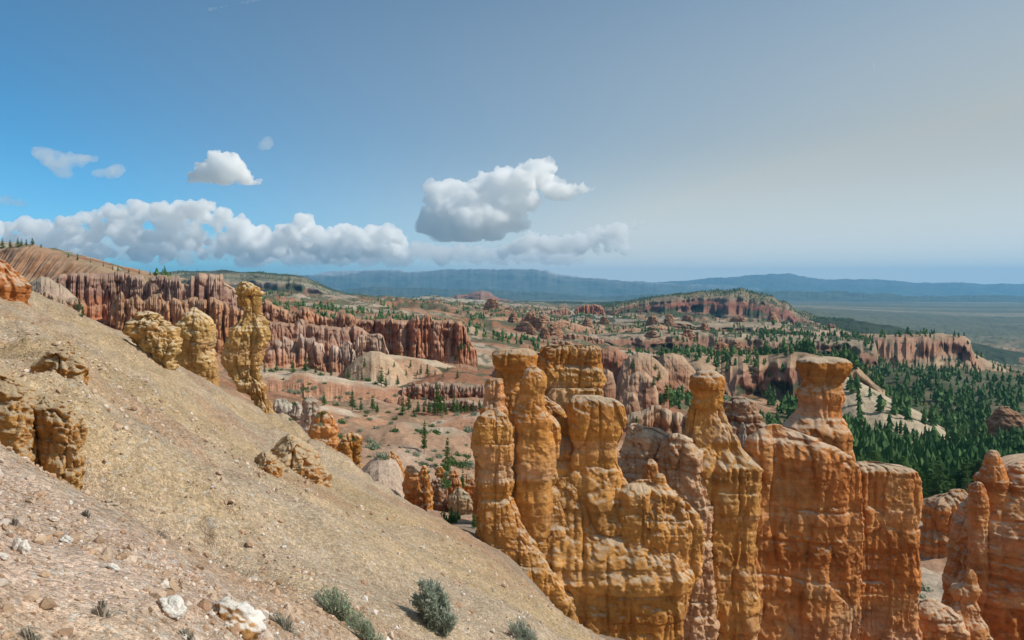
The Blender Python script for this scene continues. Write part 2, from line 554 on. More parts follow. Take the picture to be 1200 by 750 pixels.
def ground(x, y):
    x = np.asarray(x, float)
    y = np.asarray(y, float)
    z = ground0(x, y)
    w = near_w(x, y)
    # near slope: rills down the fall line, lumps
    s = x * 0.82 + y * 0.57
    t = -x * 0.57 + y * 0.82
    near = 0.30 * fbm(t / 2.8, s / 17.0, 0, 4, 11) + 0.13 * ridged(t / 1.3, s / 16.0, 2, 3, 17) * sstep(5, 14, y) + 0.30 * fbm(x / 6.0, y / 6.0, 0, 4, 12) + 0.035 * fbm(x / 0.6, y / 0.6, 0, 3, 13)
    near = near * sstep(2.0, 9.0, np.hypot(x, y))
    uu = 600 + x / np.maximum(y, 0.8) * F
    rib = sstep(11.5, 15, y) * (1 - sstep(42, 50, y)) * (1 - sstep(150, 330, uu))
    near = near + rib * (0.18 * ridged(x / 2.2, y / 2.2, z / 2.2, 4, 15) + 0.12 * fbm(x / .7, y / .7, z / .7, 3, 16))
    gd = np.full(x.shape, 1e9)
    for (ax, ay), (bx, by) in zip(GUL[:-1], GUL[1:]):
        tt = np.clip(((x - ax) * (bx - ax) + (y - ay) * (by - ay)) / ((bx - ax) ** 2 + (by - ay) ** 2), 0, 1)
        gd = np.minimum(gd, np.hypot(x - ax - tt * (bx - ax), y - ay - tt * (by - ay)))
    near = near - 0.95 * np.exp(-(gd / 1.5) ** 2) * (1 - sstep(230, 420, uu)) * (1 + 0.4 * noise3(x, y, 0, 18))
    lump = np.exp(-((uu - 345) / 45) ** 2) * np.exp(-((y - 50) / 9) ** 2) + 0.8 * np.exp(-((uu - 420) / 40) ** 2) * np.exp(-((y - 50) / 8) ** 2)
    near = near + lump * 1.1 * np.abs(fbm(x / 2.4, y / 3.0, 1, 4, 29))
    near = near + 0.45 * ridged(t / 3.2, s / 20.0, 5, 2, 28) * sstep(16, 30, y) * (1 - sstep(48, 60, y))
    for (cx, cy, r0, am) in ((-11.2, 18.6, 1.9, 0.6), (-9.4, 13.4, 1.7, 0.35), (-8.3, 13.2, 1.0, 0.22)):
        near = near + am * np.exp(-((x - cx) ** 2 + (y - cy) ** 2) / r0 ** 2)
    # raised broken patches where harder beds crop out
    for (cx, cy, rx, ry, am) in PATCH:
        w0 = np.exp(-(((x - cx) / rx) ** 2 + ((y - cy) / ry) ** 2))
        near = near + am * w0 * (0.5 + np.abs(noise3(x / .55, y / .55, z / .8, 19)) + 0.5 * noise3(x / .2, y / .2, 0, 20))
    # canyon: badland gullies growing with distance
    k = np.clip(y / 400.0, 0.12, 4.0)
    far = k * (3.2 * ridged(x / 190.0, y / 190.0, 0, 4, 21, 0.5) + 0.7 * ridged(x / 34.0, y / 34.0, 3, 3, 22))
    far = far * sstep(90, 420, y) * (1 - 0.75 * sstep(3500, 9000, y))
    far = far + (0.7 * fbm(x / 9.0, y / 9.0, 1, 4, 23) + 1.2 * ridged(x / 22.0, y / 22.0, 1, 3, 24) * sstep(60, 140, y)) * (1 - sstep(400, 1200, y))
    return z + near * w + far * (1 - w)


def u_of(x, y):
    return 600 + x / np.maximum(y, 0.8) * F


def ground_col(x, y, z):
    u = u_of(x, y)
    v = HV - z / np.maximum(y, .8) * F
    w = near_w(x, y)[..., None]
    n = fbm(x / 7, y / 7, 0, 4, 31)[..., None]
    tan = np.array([0.57, 0.435, 0.305])
    pink = np.array([0.62, 0.46, 0.36])
    yel = np.array([0.60, 0.435, 0.255])
    red = np.array([0.50, 0.29, 0.17])
    f = sstep(-30, 60, v - (500 + 0.55 * u))[..., None]          # pink scree below the rib, yellow-tan above
    c = (pink * f + yel * (1 - f)) * (1 + 0.10 * n)
    c = c + (tan - c) * sstep(0.0, 0.8, n + 0.1)
    edge = (sstep(-75, -5, v - (335 + 0.60 * u)) * sstep(350, 520, u) * 0)[..., None]
    rr = (sstep(450, 560, u) * sstep(22, 40, y))[..., None]
    c = c + (red - c) * np.clip(rr * 0.8 + 0.5 * sstep(0.35, 0.9, fbm(x / 3.5, y / 3.5, 5, 4, 33))[..., None], 0, 1)
    # canyon
    m = fbm(x / 60, y / 60, 0, 5, 41)[..., None]
    m2 = fbm(x / 240, y / 240, 0, 4, 42)[..., None]
    cp = np.array([0.40, 0.245, 0.16])
    cr = np.array([0.30, 0.145, 0.085])
    cc = np.array([0.42, 0.35, 0.27])
    cg = np.array([0.085, 0.105, 0.060])
    d = cp + (cr - cp) * sstep(0.0, 0.6, m)
    d = d + (cc - d) * sstep(0.15, 0.65, -m + 0.25 * m2) * 0.85
    gr = (sstep(450, 1400, y) * (0.25 + 0.35 * sstep(650, 1000, u)))[..., None]
    mg = (0.55 * fbm(x / 40, y / 40, 7, 3, 43) + 0.75 * fbm(x / 11, y / 11, 2, 4, 44))[..., None]
    d = d + (cg - d) * np.clip(sstep(0.10 - gr, 0.38 - gr * 0.5, mg) * sstep(130, 500, y)[..., None], 0, 0.85)
    rf = (sstep(980, 1040, u) * sstep(230, 330, y) * (1 - sstep(900, 1500, y)))[..., None]
    d = d + (cg * 0.9 - d) * rf * 0.8
    # white wash in the left basin
    ww = (np.exp(-((u - 540) / 70) ** 2 - ((y - 165) / 45) ** 2))[..., None]
    d = d + (np.array([0.52, 0.47, 0.40]) - d) * np.clip(ww * 1.1 * sstep(-0.5, 0.3, m), 0, 0.9)
    # the plain
    pl = sstep(2600, 4200, y)[..., None]
    st = fbm(x / 2600, y / 500, 0, 5, 51)[..., None]
    plain = np.array([0.12, 0.13, 0.085]) + (np.array([0.24, 0.22, 0.15]) - np.array([0.12, 0.13, 0.085])) * sstep(0.1, 0.75, st)
    d = d + (plain - d) * pl
    return d * (1 - w) + c * w


def build_ground():
    az = np.radians(np.concatenate([np.linspace(-68, -37, 90)[:-1], np.linspace(-37, 37, 800), np.linspace(37, 68, 90)[1:]]))

    def part(name, r, mat, sub=None):
        A, R = np.meshgrid(az, r)
        x = R * np.sin(A)
        y = R * np.cos(A)
        z = ground(x, y)
        V = np.stack([x, y, z], -1).reshape(-1, 3)
        col = ground_col(x, y, z).reshape(-1, 3)
        o = mesh_obj(name, V, [grid_faces(len(r), len(az))], mat, col=col)
        return o
    k = 1.0115
    r = [1.2]
    while r[-1] < 78: r.append(r[-1] * k)
    a = part('scree_slope', np.array(r), M_slope)
    tag(a, 'pale tan and pink gravel slope falling away to the right', kind='structure')
    r2 = [r[-1]]
    while r2[-1] < 27000: r2.append(r2[-1] * 1.0105)
    b = part('canyon_floor', np.array(r2), M_canyon)
    tag(b, 'pink and cream badlands floor running out to the plain', kind='structure')
    return a, b


slope_o, canyon_o = build_ground()

# ------------------------------------------------------------------ generators: ridges, lofted rocks
def cells(s, w, seed, jit=0.8):
    """1-D cells: bulge 0..1 (rounded, sharp creases) and a random value per cell"""
    q = s / w
    i = np.floor(q)
    best = np.full(q.shape, 9.0)
    sec = np.full(q.shape, 9.0)
    rv = np.zeros(q.shape)
    z0 = np.zeros(q.shape)
    for k in (-1, 0, 1, 2):
        c = i + k
        p = c + 0.5 + 0.5 * jit * _h(c, z0, z0, seed)
        d = np.abs(q - p)
        nb = d < best
        sec = np.where(nb, best, np.minimum(sec, d))
        rv = np.where(nb, _h(c, z0 + 5, z0, seed), rv)
        best = np.minimum(best, d)
    e = np.clip((sec - best) / (sec + best + 1e-9), 0, 1)       # 0 on the crease, 1 at the centre
    g = np.clip(0.5 + 0.9 * noise3(q * 0.9, 3.1, 0, seed + 31), 0.12, 1)          # some joints are shallow, some deep
    e = 1 - (1 - e) * g
    return e, rv


PROF = {
    'cliff': [(0, 0), (.45, .22), (.62, .36), (.70, .60), (.78, .85), (.84, .95), (1, 1)],
    'wall': [(0, 0), (.40, .16), (.62, .36), (.74, .60), (.82, .82), (.90, .96), (1, 1)],
    'dome': [(0, 0), (.15, .22), (.35, .50), (.55, .74), (.75, .91), (.9, .98), (1, 1)],
    'mesa': [(0, 0), (.30, .18), (.48, .34), (.53, .52), (.66, .62), (.70, .78), (.85, .90), (1, 1)],
    'slope': [(0, 0), (.25, .22), (.5, .5), (.75, .8), (.9, .95), (1, 1)],
}


def ridge(name, label, cat, sil, y, front, back, prof, bands, mat=None, step=0.6, nv=44, colw=0, flute=0, topjit=0,
          crease=0, taper=0, spur=0, spurw=60, rough=0.6, foot=None, seed=1, streak=0.0, sink=1.0, kind=None, group=None, ends=True, topcol=None, parent=None, green=None, tilt=0.0, capfade=0.93):
    us = np.arange(sil[0][0], sil[-1][0] + 1e-6, step)
    su = np.array([p[0] for p in sil], float)
    sv = np.interp(us, su, [p[1] for p in sil])
    yc = np.interp(us, [p[0] for p in y], [p[1] for p in y]) if isinstance(y, (list, tuple)) else np.full(us.shape, float(y))
    X = (us - 600) / F
    xc = X * yc
    zt = (HV - sv) / F * yc
    s = np.concatenate([[0], np.cumsum(np.hypot(np.diff(xc), np.diff(yc)))])
    e, rv = cells(s, colw or 50.0, seed)
    if colw:
        e2, rv2 = cells(s + 3.3, colw * 2.7, seed + 5)
        zt = zt - topjit * (0.5 + 0.5 * rv) - crease * (1 - np.sqrt(np.clip(e * 1.6, 0, 1))) - crease * 0.8 * (1 - np.sqrt(np.clip(e2 * 2.2, 0, 1)))
    else:
        zt = zt + topjit * fbm(s / max(topjit * 6, 1), 0, 0, 4, seed)
    if foot is None:
        zf = ground(xc * (yc - front) / yc, yc - front) - sink
    else:
        zf = (HV - np.interp(us, [p[0] for p in foot], [p[1] for p in foot])) / F * (yc - front) - sink
    zf = np.minimum(zf, ground(xc * (yc - front) / yc, yc - front) - sink)
    zb = ground(xc * (yc + back) / yc, yc + back) - sink
    zb = np.minimum(zb, zt - 1)
    zf = np.minimum(zf, zt - 0.5)
    pd = [p[0] for p in prof]
    ph = [p[1] for p in prof]
    tt = np.linspace(0, 1, nv)
    # resample profile by arclength for even rows
    fine = np.linspace(0, 1, 400)
    fh = np.interp(fine, pd, ph)
    hgt = max(float(np.mean(zt - zf)), 1.0)
    al = np.concatenate([[0], np.cumsum(np.hypot(np.diff(fine) * front, np.diff(fh) * hgt))])
    td = np.interp(tt * al[-1], al, fine)
    th = np.interp(td, pd, ph)
    nb = max(10, nv // 3)
    tb = np.linspace(0, 1, nb + 1)[1:]
    H = np.concatenate([th, 1 - tb ** 1.6])
    D = np.concatenate([-(1 - td) * front, tb * back])
    isf = np.concatenate([np.ones(nv), np.zeros(nb)])
    HH, SS = np.meshgrid(H, s, indexing='ij')
    DD = np.repeat(D[:, None], len(s), 1)
    FFm = np.repeat(isf[:, None], len(s), 1)
    Zb = np.where(FFm > 0, zf[None, :], zb[None, :])
    ZZ = Zb + (zt[None, :] - Zb) * HH
    body = np.clip(HH * 1.0, 0, 1)
    wgt = sstep(0.03, 0.30, body) * (1 - 0.9 * sstep(capfade, capfade + 0.07, HH))
    off = 0
    if spur:
        sp = ridged(SS / spurw, 0, HH * 0.35, 4, seed + 2, 0.55)
        off = off - spur * sp * (1 - sstep(0.75, 1.0, HH) * 0.8) * sstep(0.0, 0.12, HH)
    if flute:
        sw = SS + 0.18 * colw * noise3(SS / colw * 0.7, HH * 3.0, 0, seed + 8)
        ee, rr = cells(sw, colw, seed)
        ee2, rr2 = cells(sw + 3.3, colw * 2.7, seed + 5)
        wid = 1 - taper * np.clip(HH, 0, 1)
        bul = np.clip(1 - ((1 - ee) / np.maximum(wid, .12)) ** 2, 0, 1) ** 0.62
        bul2 = np.sqrt(np.clip(1 - ((1 - ee2)) ** 2, 0, 1))
        off = off - flute * (bul * (1 + 0.5 * rr) + 1.5 * bul2 * (1 + .4 * rr2) - 1.2) * wgt
        wf, wr = worley3(SS / (colw * 0.8) + 0.3 * HH, 0.5, ZZ / (colw * 1.7), seed + 11)
        off = off - flute * 0.45 * wr * wgt - flute * 0.35 * (np.clip(wf * 3, 0, 1) - 1) * wgt
        fine = np.abs(noise3(SS / (colw * 0.22), ZZ / (colw * 3.0), 0, seed + 13))
        off = off - flute * 0.35 * (fine - 0.3) * wgt
        led = noise3(0.04 * SS / max(colw, 1), rr * 3, ZZ / max(colw * 0.35, 0.5), seed + 9)
        off = off - 0.20 * flute * led * wgt
    off = off + rough * fbm(SS / (rough * 9), DD / (rough * 9), ZZ / (rough * 6), 5, seed + 3) * (0.3 + wgt)
    YY = yc[None, :] + DD + off * np.where(FFm > 0, 1.0, -0.6)
    kx = YY / yc[None, :]
    XX = xc[None, :] * kx + tilt * DD
    ZZ = ZZ + rough * 0.5 * fbm(SS / (rough * 8), DD / (rough * 8), 7.7, 4, seed + 4) * sstep(0, .1, HH)
    if ends:
        nE = len(s)
        q = np.minimum(np.arange(nE), np.arange(nE)[::-1]) / max(3.0, 0.012 * nE)
        q = np.clip(q, 0, 1)[None, :]
        ZZ = Zb + (ZZ - Zb) * q ** 0.5
    V = np.stack([XX, YY, ZZ], -1)
    hn = HH + 0.07 * fbm(SS / (rough * 20), 0, HH * 4, 3, seed + 6)
    C = ramp(bands, np.clip(hn, 0, 1))
    if streak:
        st = noise3(SS / max(colw * 0.6, 2.0), HH * 1.5, 0, seed + 7)[..., None]
        C = C * (1 + streak * 0.5 * noise3(SS / max(colw * 0.25, 1.0), HH * 2, 3, seed + 12)[..., None])
        C = C + (np.array([0.50, 0.38, 0.31]) - C) * np.clip(sstep(0.25, 0.75, st) * streak, 0, 1)
    if topcol is not None:
        C = C + (np.array(topcol) - C) * sstep(0.95, 1.0, HH)[..., None] * 0.9
    if green:
        g = fbm(SS / green[0], DD / green[0], ZZ / green[0], 4, seed + 14)[..., None]
        wg = ((1 - sstep(.3, .62, HH)) * green[2] + sstep(.88, .98, HH) * green[3])[..., None]
        C = C + (np.array([0.06, 0.085, 0.05]) - C) * np.clip(sstep(green[1], green[1] + .3, g + wg - 0.5) * 0.9, 0, 1)
    o = mesh_obj(name, V.reshape(-1, 3), [grid_faces(V.shape[0], V.shape[1])], mat or M_wall, parent=parent, col=C.reshape(-1, 3),
                 origin=None if parent else (float(xc.mean()), float(yc.mean()), float(min(zf.min(), zb.min()))))
    tag(o, label, cat, group, kind)
    return o


def loft(name, rows, y, mat=None, pal=None, parent=None, ratio=0.8, n=110, m=None, seed=1, amp=0.25, strata=0.2, p=2.6, dmax=None, crev=0.0,
         crevw=2.0, lean=0.0, block=None, craggy=0.9, batter=0.0, ypx=None, bedding=0.8, runnel=0.7, nofoot=False, dirx=0.0, back=0.0, label=None, cat=None, group=None, top_round=0.35):
    """closed rock body from a list of (v, left u, right u): its own depth y, real thickness and cross-section"""
    k = (ypx or y) / F
    gz = 1e9 if nofoot else float(ground((rows[-1][1] + rows[-1][2] - 1200) * 0.5 * k, y)) - 0.6
    if not nofoot and (HV - rows[-1][0]) * k > gz:
        rows = list(rows) + [(HV - gz / k, rows[-1][1] - 2, rows[-1][2] + 2)]
    z = np.array([(HV - r[0]) * k for r in rows])
    xl = np.array([(r[1] - 600) * k for r in rows])
    xr = np.array([(r[2] - 600) * k for r in rows])
    hgt = z[0] - z[-1]
    m = m or int(max(40, min(300, hgt / (0.9 * k))))
    zz = np.linspace(z[0], z[-1], m)
    L = np.interp(-zz, -z, xl)
    R = np.interp(-zz, -z, xr)
    ker = np.exp(-np.linspace(-2, 2, 5) ** 2)
    ker /= ker.sum()

    def sm(a, kk=ker):
        h = len(kk) // 2
        return np.convolve(np.pad(a, h, mode='edge'), kk, 'valid')
    L, R = sm(L), sm(R)
    xc = (L + R) / 2
    hw = (R - L) / 2
    kk = np.ones(2 * (m // 14) + 1)
    hs_ = sm(hw, kk / kk.sum())
    hd = hs_ * ratio
    if dmax: hd = np.minimum(hd, dmax)
    hd = np.maximum(hd + (hw - hs_) * 0.9, 0.25 * hd)
    hd = hd * (1 + batter * np.linspace(0, 1, m))
    # cap rows
    capf = np.array([0.02, 0.35, 0.62, 0.82, 0.94])
    capz = (1 - np.sqrt(1 - capf ** 2)) * -1
    rr = min(top_round * hw[0], 0.06 * hgt)
    z_all = np.concatenate([zz[0] + rr * (1 + capz) - 0.0, zz])
    xc_all = np.concatenate([np.full(5, xc[0]), xc])
    hw_all = np.concatenate([hw[0] * capf, hw])
    hd_all = np.concatenate([hd[0] * capf, hd])
    th = np.linspace(0, 2 * np.pi, n, endpoint=False)
    T, _ = np.meshgrid(th, z_all)
    Zg = np.repeat(z_all[:, None], n, 1)
    c, s_ = np.cos(T), np.sin(T)
    r = (np.abs(c) ** p + np.abs(s_) ** p) ** (-1 / p)
    W = hw_all[:, None]
    Dp = hd_all[:, None]
    sc = float(np.median(hw)) + 0.3
    lown = fbm(c * 1.3 + seed * 7.1, s_ * 1.3, Zg / (sc * 2.2), 3, seed)
    r = r * (1 + 0.05 * lown)
    X = xc_all[:, None] + W * r * c
    Y = y + Dp * r * s_ + lean * (zz[0] - Zg)
    # normals (horizontal) approx
    nx, ny = c / np.maximum(W, .05), s_ / np.maximum(Dp, .05)
    nl = np.hypot(nx, ny)
    nx, ny = nx / nl, ny / nl
    fade = np.clip(W / (0.35 * sc), 0.05, 1)
    zw = Zg + 0.35 * sc * 0.3 * noise3(X / (sc * 1.2), Y / (sc * 1.2), 0, seed + 3)
    led = noise3(X * 0.05, Y * 0.05, zw / (0.32 * sc + .15), seed + 4) + 0.6 * noise3(X * 0.1, Y * 0.1, zw / (0.12 * sc + .08), seed + 5)
    led = np.sign(led) * np.abs(led) ** 0.7
    d = 0.6 * strata * led
    d = d + 0.55 * amp * fbm(X / (sc * 0.9), Y / (sc * 0.9), Zg / (sc * 0.9), 7, seed + 6, 0.6)
    bw = block or min(max(sc * 0.75, 0.5), 2.6)
    wx = 0.30 * bw * noise3(X / bw * .8, Y / bw * .8, Zg / bw * .5, seed + 21)
    wz = 0.30 * bw * noise3(X / bw * .6, Y / bw * .6, Zg / bw * .6, seed + 22)
    wf, wr = worley3((X + wx) / bw, (Y + wx) / bw, (Zg + wz) / (bw * 4.5), seed + 23)
    d = d + amp * (0.60 * wr + 0.55 * (np.clip(wf * 5.0, 0, 1) ** 0.6 - 1))
    for lam, wt in ((bw * 1.5, 1.0), (bw * 0.45, 0.55)):
        be, brv = cells(Zg + 0.35 * wz + 0.06 * X, lam, seed + 41 + int(wt * 10))
        loc = np.clip(0.55 + 0.9 * noise3(X / (bw * 1.6), Y / (bw * 1.6), Zg / (lam * 2.5), seed + 43), 0, 1.2)
        d = d + bedding * amp * wt * loc * (0.75 * brv - 0.9 * (1 - np.clip(be * 5.0, 0, 1)))
    run = np.abs(noise3(X / (bw * .55), Y / (bw * .55), Zg / (bw * 4), seed + 44)) + 0.5 * np.abs(noise3(X / (bw * .22), Y / (bw * .22), Zg / (bw * 2), seed + 45))
    d = d - runnel * amp * (1 - np.clip(run * 2.6, 0, 1))
    pit = fbm(X / (bw * .16), Y / (bw * .16), Zg / (bw * .13), 3, seed + 26)
    d = d - amp * 0.36 * np.clip(pit, 0, 1)
    wf2, wr2 = worley3((X + wz) / (bw * .36), (Y + wx) / (bw * .36), Zg / (bw * .42), seed + 27)
    d = d + amp * craggy * (0.34 * wr2)
    if crev:
        arc = np.arctan2(s_ * Dp, c * W) * (W + Dp) / 2
        arc = np.where(s_ < 0, X, X + 31.7) + 0.35 * crevw * noise3(X * .4, Zg / (crevw * 1.6), 0, seed + 9)
        ee, rv = cells(arc, crevw, seed + 10)
        d = d + crev * (np.sqrt(np.clip(ee * 1.5, 0, 1)) - 0.85 + 0.35 * rv)
    X = X + nx * d * fade
    Y = Y + ny * d * fade
    Zg = Zg + 0.4 * amp * fbm(X / sc, Y / sc, 3.3, 4, seed + 7)
    X = X + dirx * (Y - y + hd.max())
    Zg = Zg - back * np.maximum(Y - y + hd.max(), 0)
    V = np.stack([X, Y, Zg], -1)
    nr = V.shape[0]
    pal = pal or PAL_FIN
    t = (Zg - Zg.min()) / max(Zg.max() - Zg.min(), .1)
    hb = Zg / 14.0 + 0.16 * fbm(X / 5, Y / 5, Zg / 5, 3, 77)
    q = (noise3(0 * hb, 0.3 + 0 * hb, hb * 3.0, 78) * 0.5 + 0.5)
    C = ramp(pal, np.clip(0.5 + (q - 0.5) * 0.6 + 0.30 * fbm(X / 2.5, Y / 2.5, Zg / 2.5, 4, 79), 0, 1))
    zc = Zg + 0.9 * noise3(X / 16, Y / 16, Zg / 16, 61) + 0.25 * noise3(X / 3, Y / 3, Zg / 3, 62)
    e1, v1 = cells(zc, 1.5, 63)
    e2, v2 = cells(zc, 0.45, 64)
    tintb = 1 + 0.10 * v1 + 0.07 * v2
    C = C * tintb[..., None]
    pale = (np.clip((v1 - 0.62) * 4, 0, 1) * 0.35 + np.clip((v2 - 0.75) * 4, 0, 1) * 0.22) * np.clip(0.5 + noise3(X / 2.2, Y / 2.2, Zg / 2.2, 65), 0, 1)
    C = C + (np.array([0.62, 0.50, 0.40]) - C) * pale[..., None]
    rust = np.clip((-v1 - 0.55) * 3, 0, 1) * 0.35
    C = C + (C * [0.92, 0.70, 0.62] - C) * rust[..., None]
    Vf = np.concatenate([V.reshape(-1, 3), [[xc_all[0], y, V[0, :, 2].mean()]], [[xc_all[-1], y, z_all[-1]]]])
    Cf = np.concatenate([C.reshape(-1, 3), C[0, :1], C[-1, :1]])
    a = np.arange(n)
    topf = np.stack([np.full(n, nr * n), a, (a + 1) % n], -1)
    botf = np.stack([np.full(n, nr * n + 1), (nr - 1) * n + (a + 1) % n, (nr - 1) * n + a], -1)
    o = mesh_obj(name, Vf, [grid_faces(nr, n, True), topf, botf], mat or M_fin, parent=parent, col=Cf,
                 origin=None if parent else (float(xc[-1]), y, float(zz[-1])))
    tag(o, label, cat, group)
    return o


PAL_FIN = [(0, (0.60, 0.275, 0.070)), (0.35, (0.64, 0.31, 0.085)), (0.6, (0.66, 0.35, 0.115)), (0.8, (0.63, 0.32, 0.10)), (1, (0.68, 0.44, 0.20))]
PAL_RED = [(0, (0.60, 0.225, 0.065)), (0.4, (0.64, 0.265, 0.085)), (0.7, (0.65, 0.31, 0.115)), (1, (0.66, 0.40, 0.20))]
PAL_YEL = [(0, (0.54, 0.32, 0.11)), (0.5, (0.58, 0.37, 0.145)), (1, (0.60, 0.43, 0.22))]
PAL_BRN = [(0, (0.27, 0.125, 0.07)), (0.5, (0.34, 0.18, 0.10)), (1, (0.40, 0.25, 0.16))]
PAL_GRY = [(0, (0.36, 0.24, 0.18)), (0.5, (0.46, 0.40, 0.34)), (1, (0.55, 0.51, 0.45))]
PAL_ORA = [(0, (0.56, 0.23, 0.055)), (0.5, (0.60, 0.28, 0.075)), (1, (0.60, 0.34, 0.12))]

# ------------------------------------------------------------------ far country
RW = [(0, (0.36, 0.19, 0.12)), (0.3, (0.37, 0.165, 0.095)), (0.62, (0.40, 0.19, 0.12)), (0.8, (0.36, 0.22, 0.165)), (1, (0.42, 0.29, 0.22))]
MESA = [(0, (0.27, 0.20, 0.14)), (0.25, (0.27, 0.16, 0.115)), (0.45, (0.24, 0.105, 0.075)), (0.62, (0.27, 0.125, 0.09)), (0.72, (0.29, 0.22, 0.155)), (0.9, (0.27, 0.22, 0.145)), (1, (0.17, 0.16, 0.10))]
BLUE = [(0, (0.14, 0.15, 0.12)), (0.5, (0.11, 0.14, 0.10)), (0.8, (0.14, 0.15, 0.12)), (1, (0.34, 0.33, 0.30))]

ridge('far_mountains', 'long level blue plateau on the horizon with pale streaks along its rim', None,
      [(-200, 330), (150, 326), (300, 322), (360, 321), (390, 319), (440, 318), (480, 317), (520, 317.5), (560, 316), (600, 315), (625, 314.5), (640, 315), (652, 320), (680, 324), (720, 328), (760, 331), (800, 333.5), (850, 335), (900, 338)],
      23000, 5000, 2500, PROF['mesa'], [(0, (0.13, 0.14, 0.10)), (0.6, (0.12, 0.14, 0.10)), (0.8, (0.16, 0.17, 0.13)), (0.93, (0.20, 0.20, 0.17)), (1, (0.42, 0.41, 0.39))], M_far, step=1.5, rough=110, seed=3, sink=60, kind='structure', topjit=12)
ridge('far_hills', 'faint blue hills on the horizon above the plain at the right', None,
      [(690, 335), (740, 331.5), (790, 329.5), (820, 327), (860, 324), (890, 322), (912, 321), (924, 321), (935, 323), (960, 326), (1000, 327), (1060, 329.5), (1100, 331), (1125, 330), (1150, 332), (1200, 333), (1300, 335), (1500, 337)],
      25500, 3500, 1500, PROF['slope'], BLUE[:3] + [(1, (0.15, 0.16, 0.13))], M_far, step=1.5, rough=90, seed=5, sink=60, kind='structure', topjit=10)
ridge('far_hills', 'low dark band of foothills under the blue plateau', None,
      [(300, 346), (400, 340), (440, 336), (470, 337), (520, 338), (580, 340), (640, 344), (700, 347), (760, 346), (840, 343), (920, 341), (1000, 343), (1060, 346), (1150, 347), (1300, 349), (1500, 350)],
      15000, 2500, 1500, PROF['slope'], [(0, (0.10, 0.12, 0.08)), (1, (0.09, 0.11, 0.07))], M_far, step=1.5, rough=60, seed=6, sink=40, kind='structure', topjit=8)
ridge('hill', 'dark forested hill standing behind the red walls at the left', None,
      [(150, 324), (180, 320), (210, 318), (260, 317.5), (300, 318.5), (340, 321), (358, 324), (368, 329), (380, 335), (392, 340), (405, 343), (425, 345), (450, 350)],
      3300, 900, 500, [(0, 0), (.30, .10), (.45, .25), (.50, .52), (.62, .60), (.85, .80), (1, 1)],
      [(0, (0.10, 0.12, 0.07)), (0.2, (0.24, 0.12, 0.085)), (0.40, (0.26, 0.14, 0.10)), (0.52, (0.38, 0.33, 0.25)), (0.66, (0.17, 0.17, 0.10)), (0.8, (0.25, 0.23, 0.16)), (1, (0.06, 0.08, 0.05))], M_far, step=0.8, spur=110, spurw=260, rough=9, seed=7, sink=10, kind='structure', green=(70, -0.1, 0.6, 1.1))
ridge('butte', 'grey purple flat topped butte far off under the blue plateau', 'butte',
      [(505, 357), (525, 349), (535, 346), (548, 345), (556, 342), (566, 341), (573, 342.5), (579, 346), (588, 350), (605, 354), (640, 357)],
      4600, 500, 400, PROF['mesa'], [(0, (0.30, 0.27, 0.2)), (0.4, (0.26, 0.17, 0.13)), (0.75, (0.26, 0.15, 0.125)), (1, (0.28, 0.19, 0.15))], M_far, step=0.8, spur=60, spurw=200, rough=8, seed=8, sink=10, topjit=3)
ridge('hill', 'low dark wooded rise beyond the pale badlands', None,
      [(570, 356), (600, 352.5), (640, 353), (690, 354), (730, 353), (790, 357)],
      5200, 600, 400, PROF['slope'], [(0, (0.06, 0.08, 0.05)), (1, (0.05, 0.075, 0.045))], M_far, step=1.2, spur=60, spurw=200, rough=9, seed=9, sink=10, kind='structure')
for i, (sil, yy, sd) in enumerate([([(385, 358), (420, 350), (450, 347), (480, 349), (505, 346), (540, 350), (580, 353), (620, 357), (660, 362)], 3000, 31),
                                   ([(400, 368), (440, 359), (470, 361), (500, 357), (540, 361), (570, 359), (610, 364), (660, 363), (700, 368)], 2300, 32),
                                   ([(520, 380), (560, 370), (600, 368), (640, 371), (680, 368), (720, 372), (770, 376)], 1700, 33)]):
    ridge('badlands', ['farthest pale badlands ridge below the grey butte', 'pale scrub dotted badlands ridge behind the red fluted wall', 'cream badlands ridge with a thin pale ledge in the middle distance'][i], None, sil, yy, 380 - 70 * i, 220,
          PROF['dome'], [(0, (0.28, 0.23, 0.17)), (0.35, (0.34, 0.22, 0.16)), (0.6, (0.42, 0.37, 0.29)), (1, (0.44, 0.40, 0.32))], M_far, step=0.8, spur=55, spurw=120, rough=7, seed=sd, sink=6, kind='structure', green=(26, -0.15, 0.6, 0.5))
ridge('mesa', 'broad mesa of banded purple cliffs with a wooded crest in the middle distance', 'mesa',
      [(690, 366), (705, 359), (725, 354), (740, 351), (770, 346), (800, 342), (830, 340.5), (868, 338.5), (882, 340.5), (893, 343), (908, 347), (912, 351), (921, 352), (928, 358), (935, 364), (946, 366), (955, 371), (975, 377), (1010, 384)],
      2700, 620, 500, [(0, 0), (.25, .10), (.40, .22), (.47, .50), (.60, .62), (.64, .74), (.82, .86), (1, 1)], MESA, M_far, step=0.6, colw=45, flute=16, topjit=4, crease=3, spur=90, spurw=190, rough=5, seed=10, sink=8, green=(40, 0.0, 0.8, 0.75))
ridge('hill', 'dark forested ridge running right from the foot of the mesa', None,
      [(930, 379), (960, 373), (990, 374), (1020, 378), (1060, 385), (1110, 395), (1160, 406), (1200, 416), (1230, 426)],
      2500, 350, 300, PROF['slope'], [(0, (0.055, 0.075, 0.045)), (1, (0.045, 0.065, 0.04))], M_far, step=0.8, spur=40, spurw=110, rough=7, seed=11, sink=8, kind='structure')
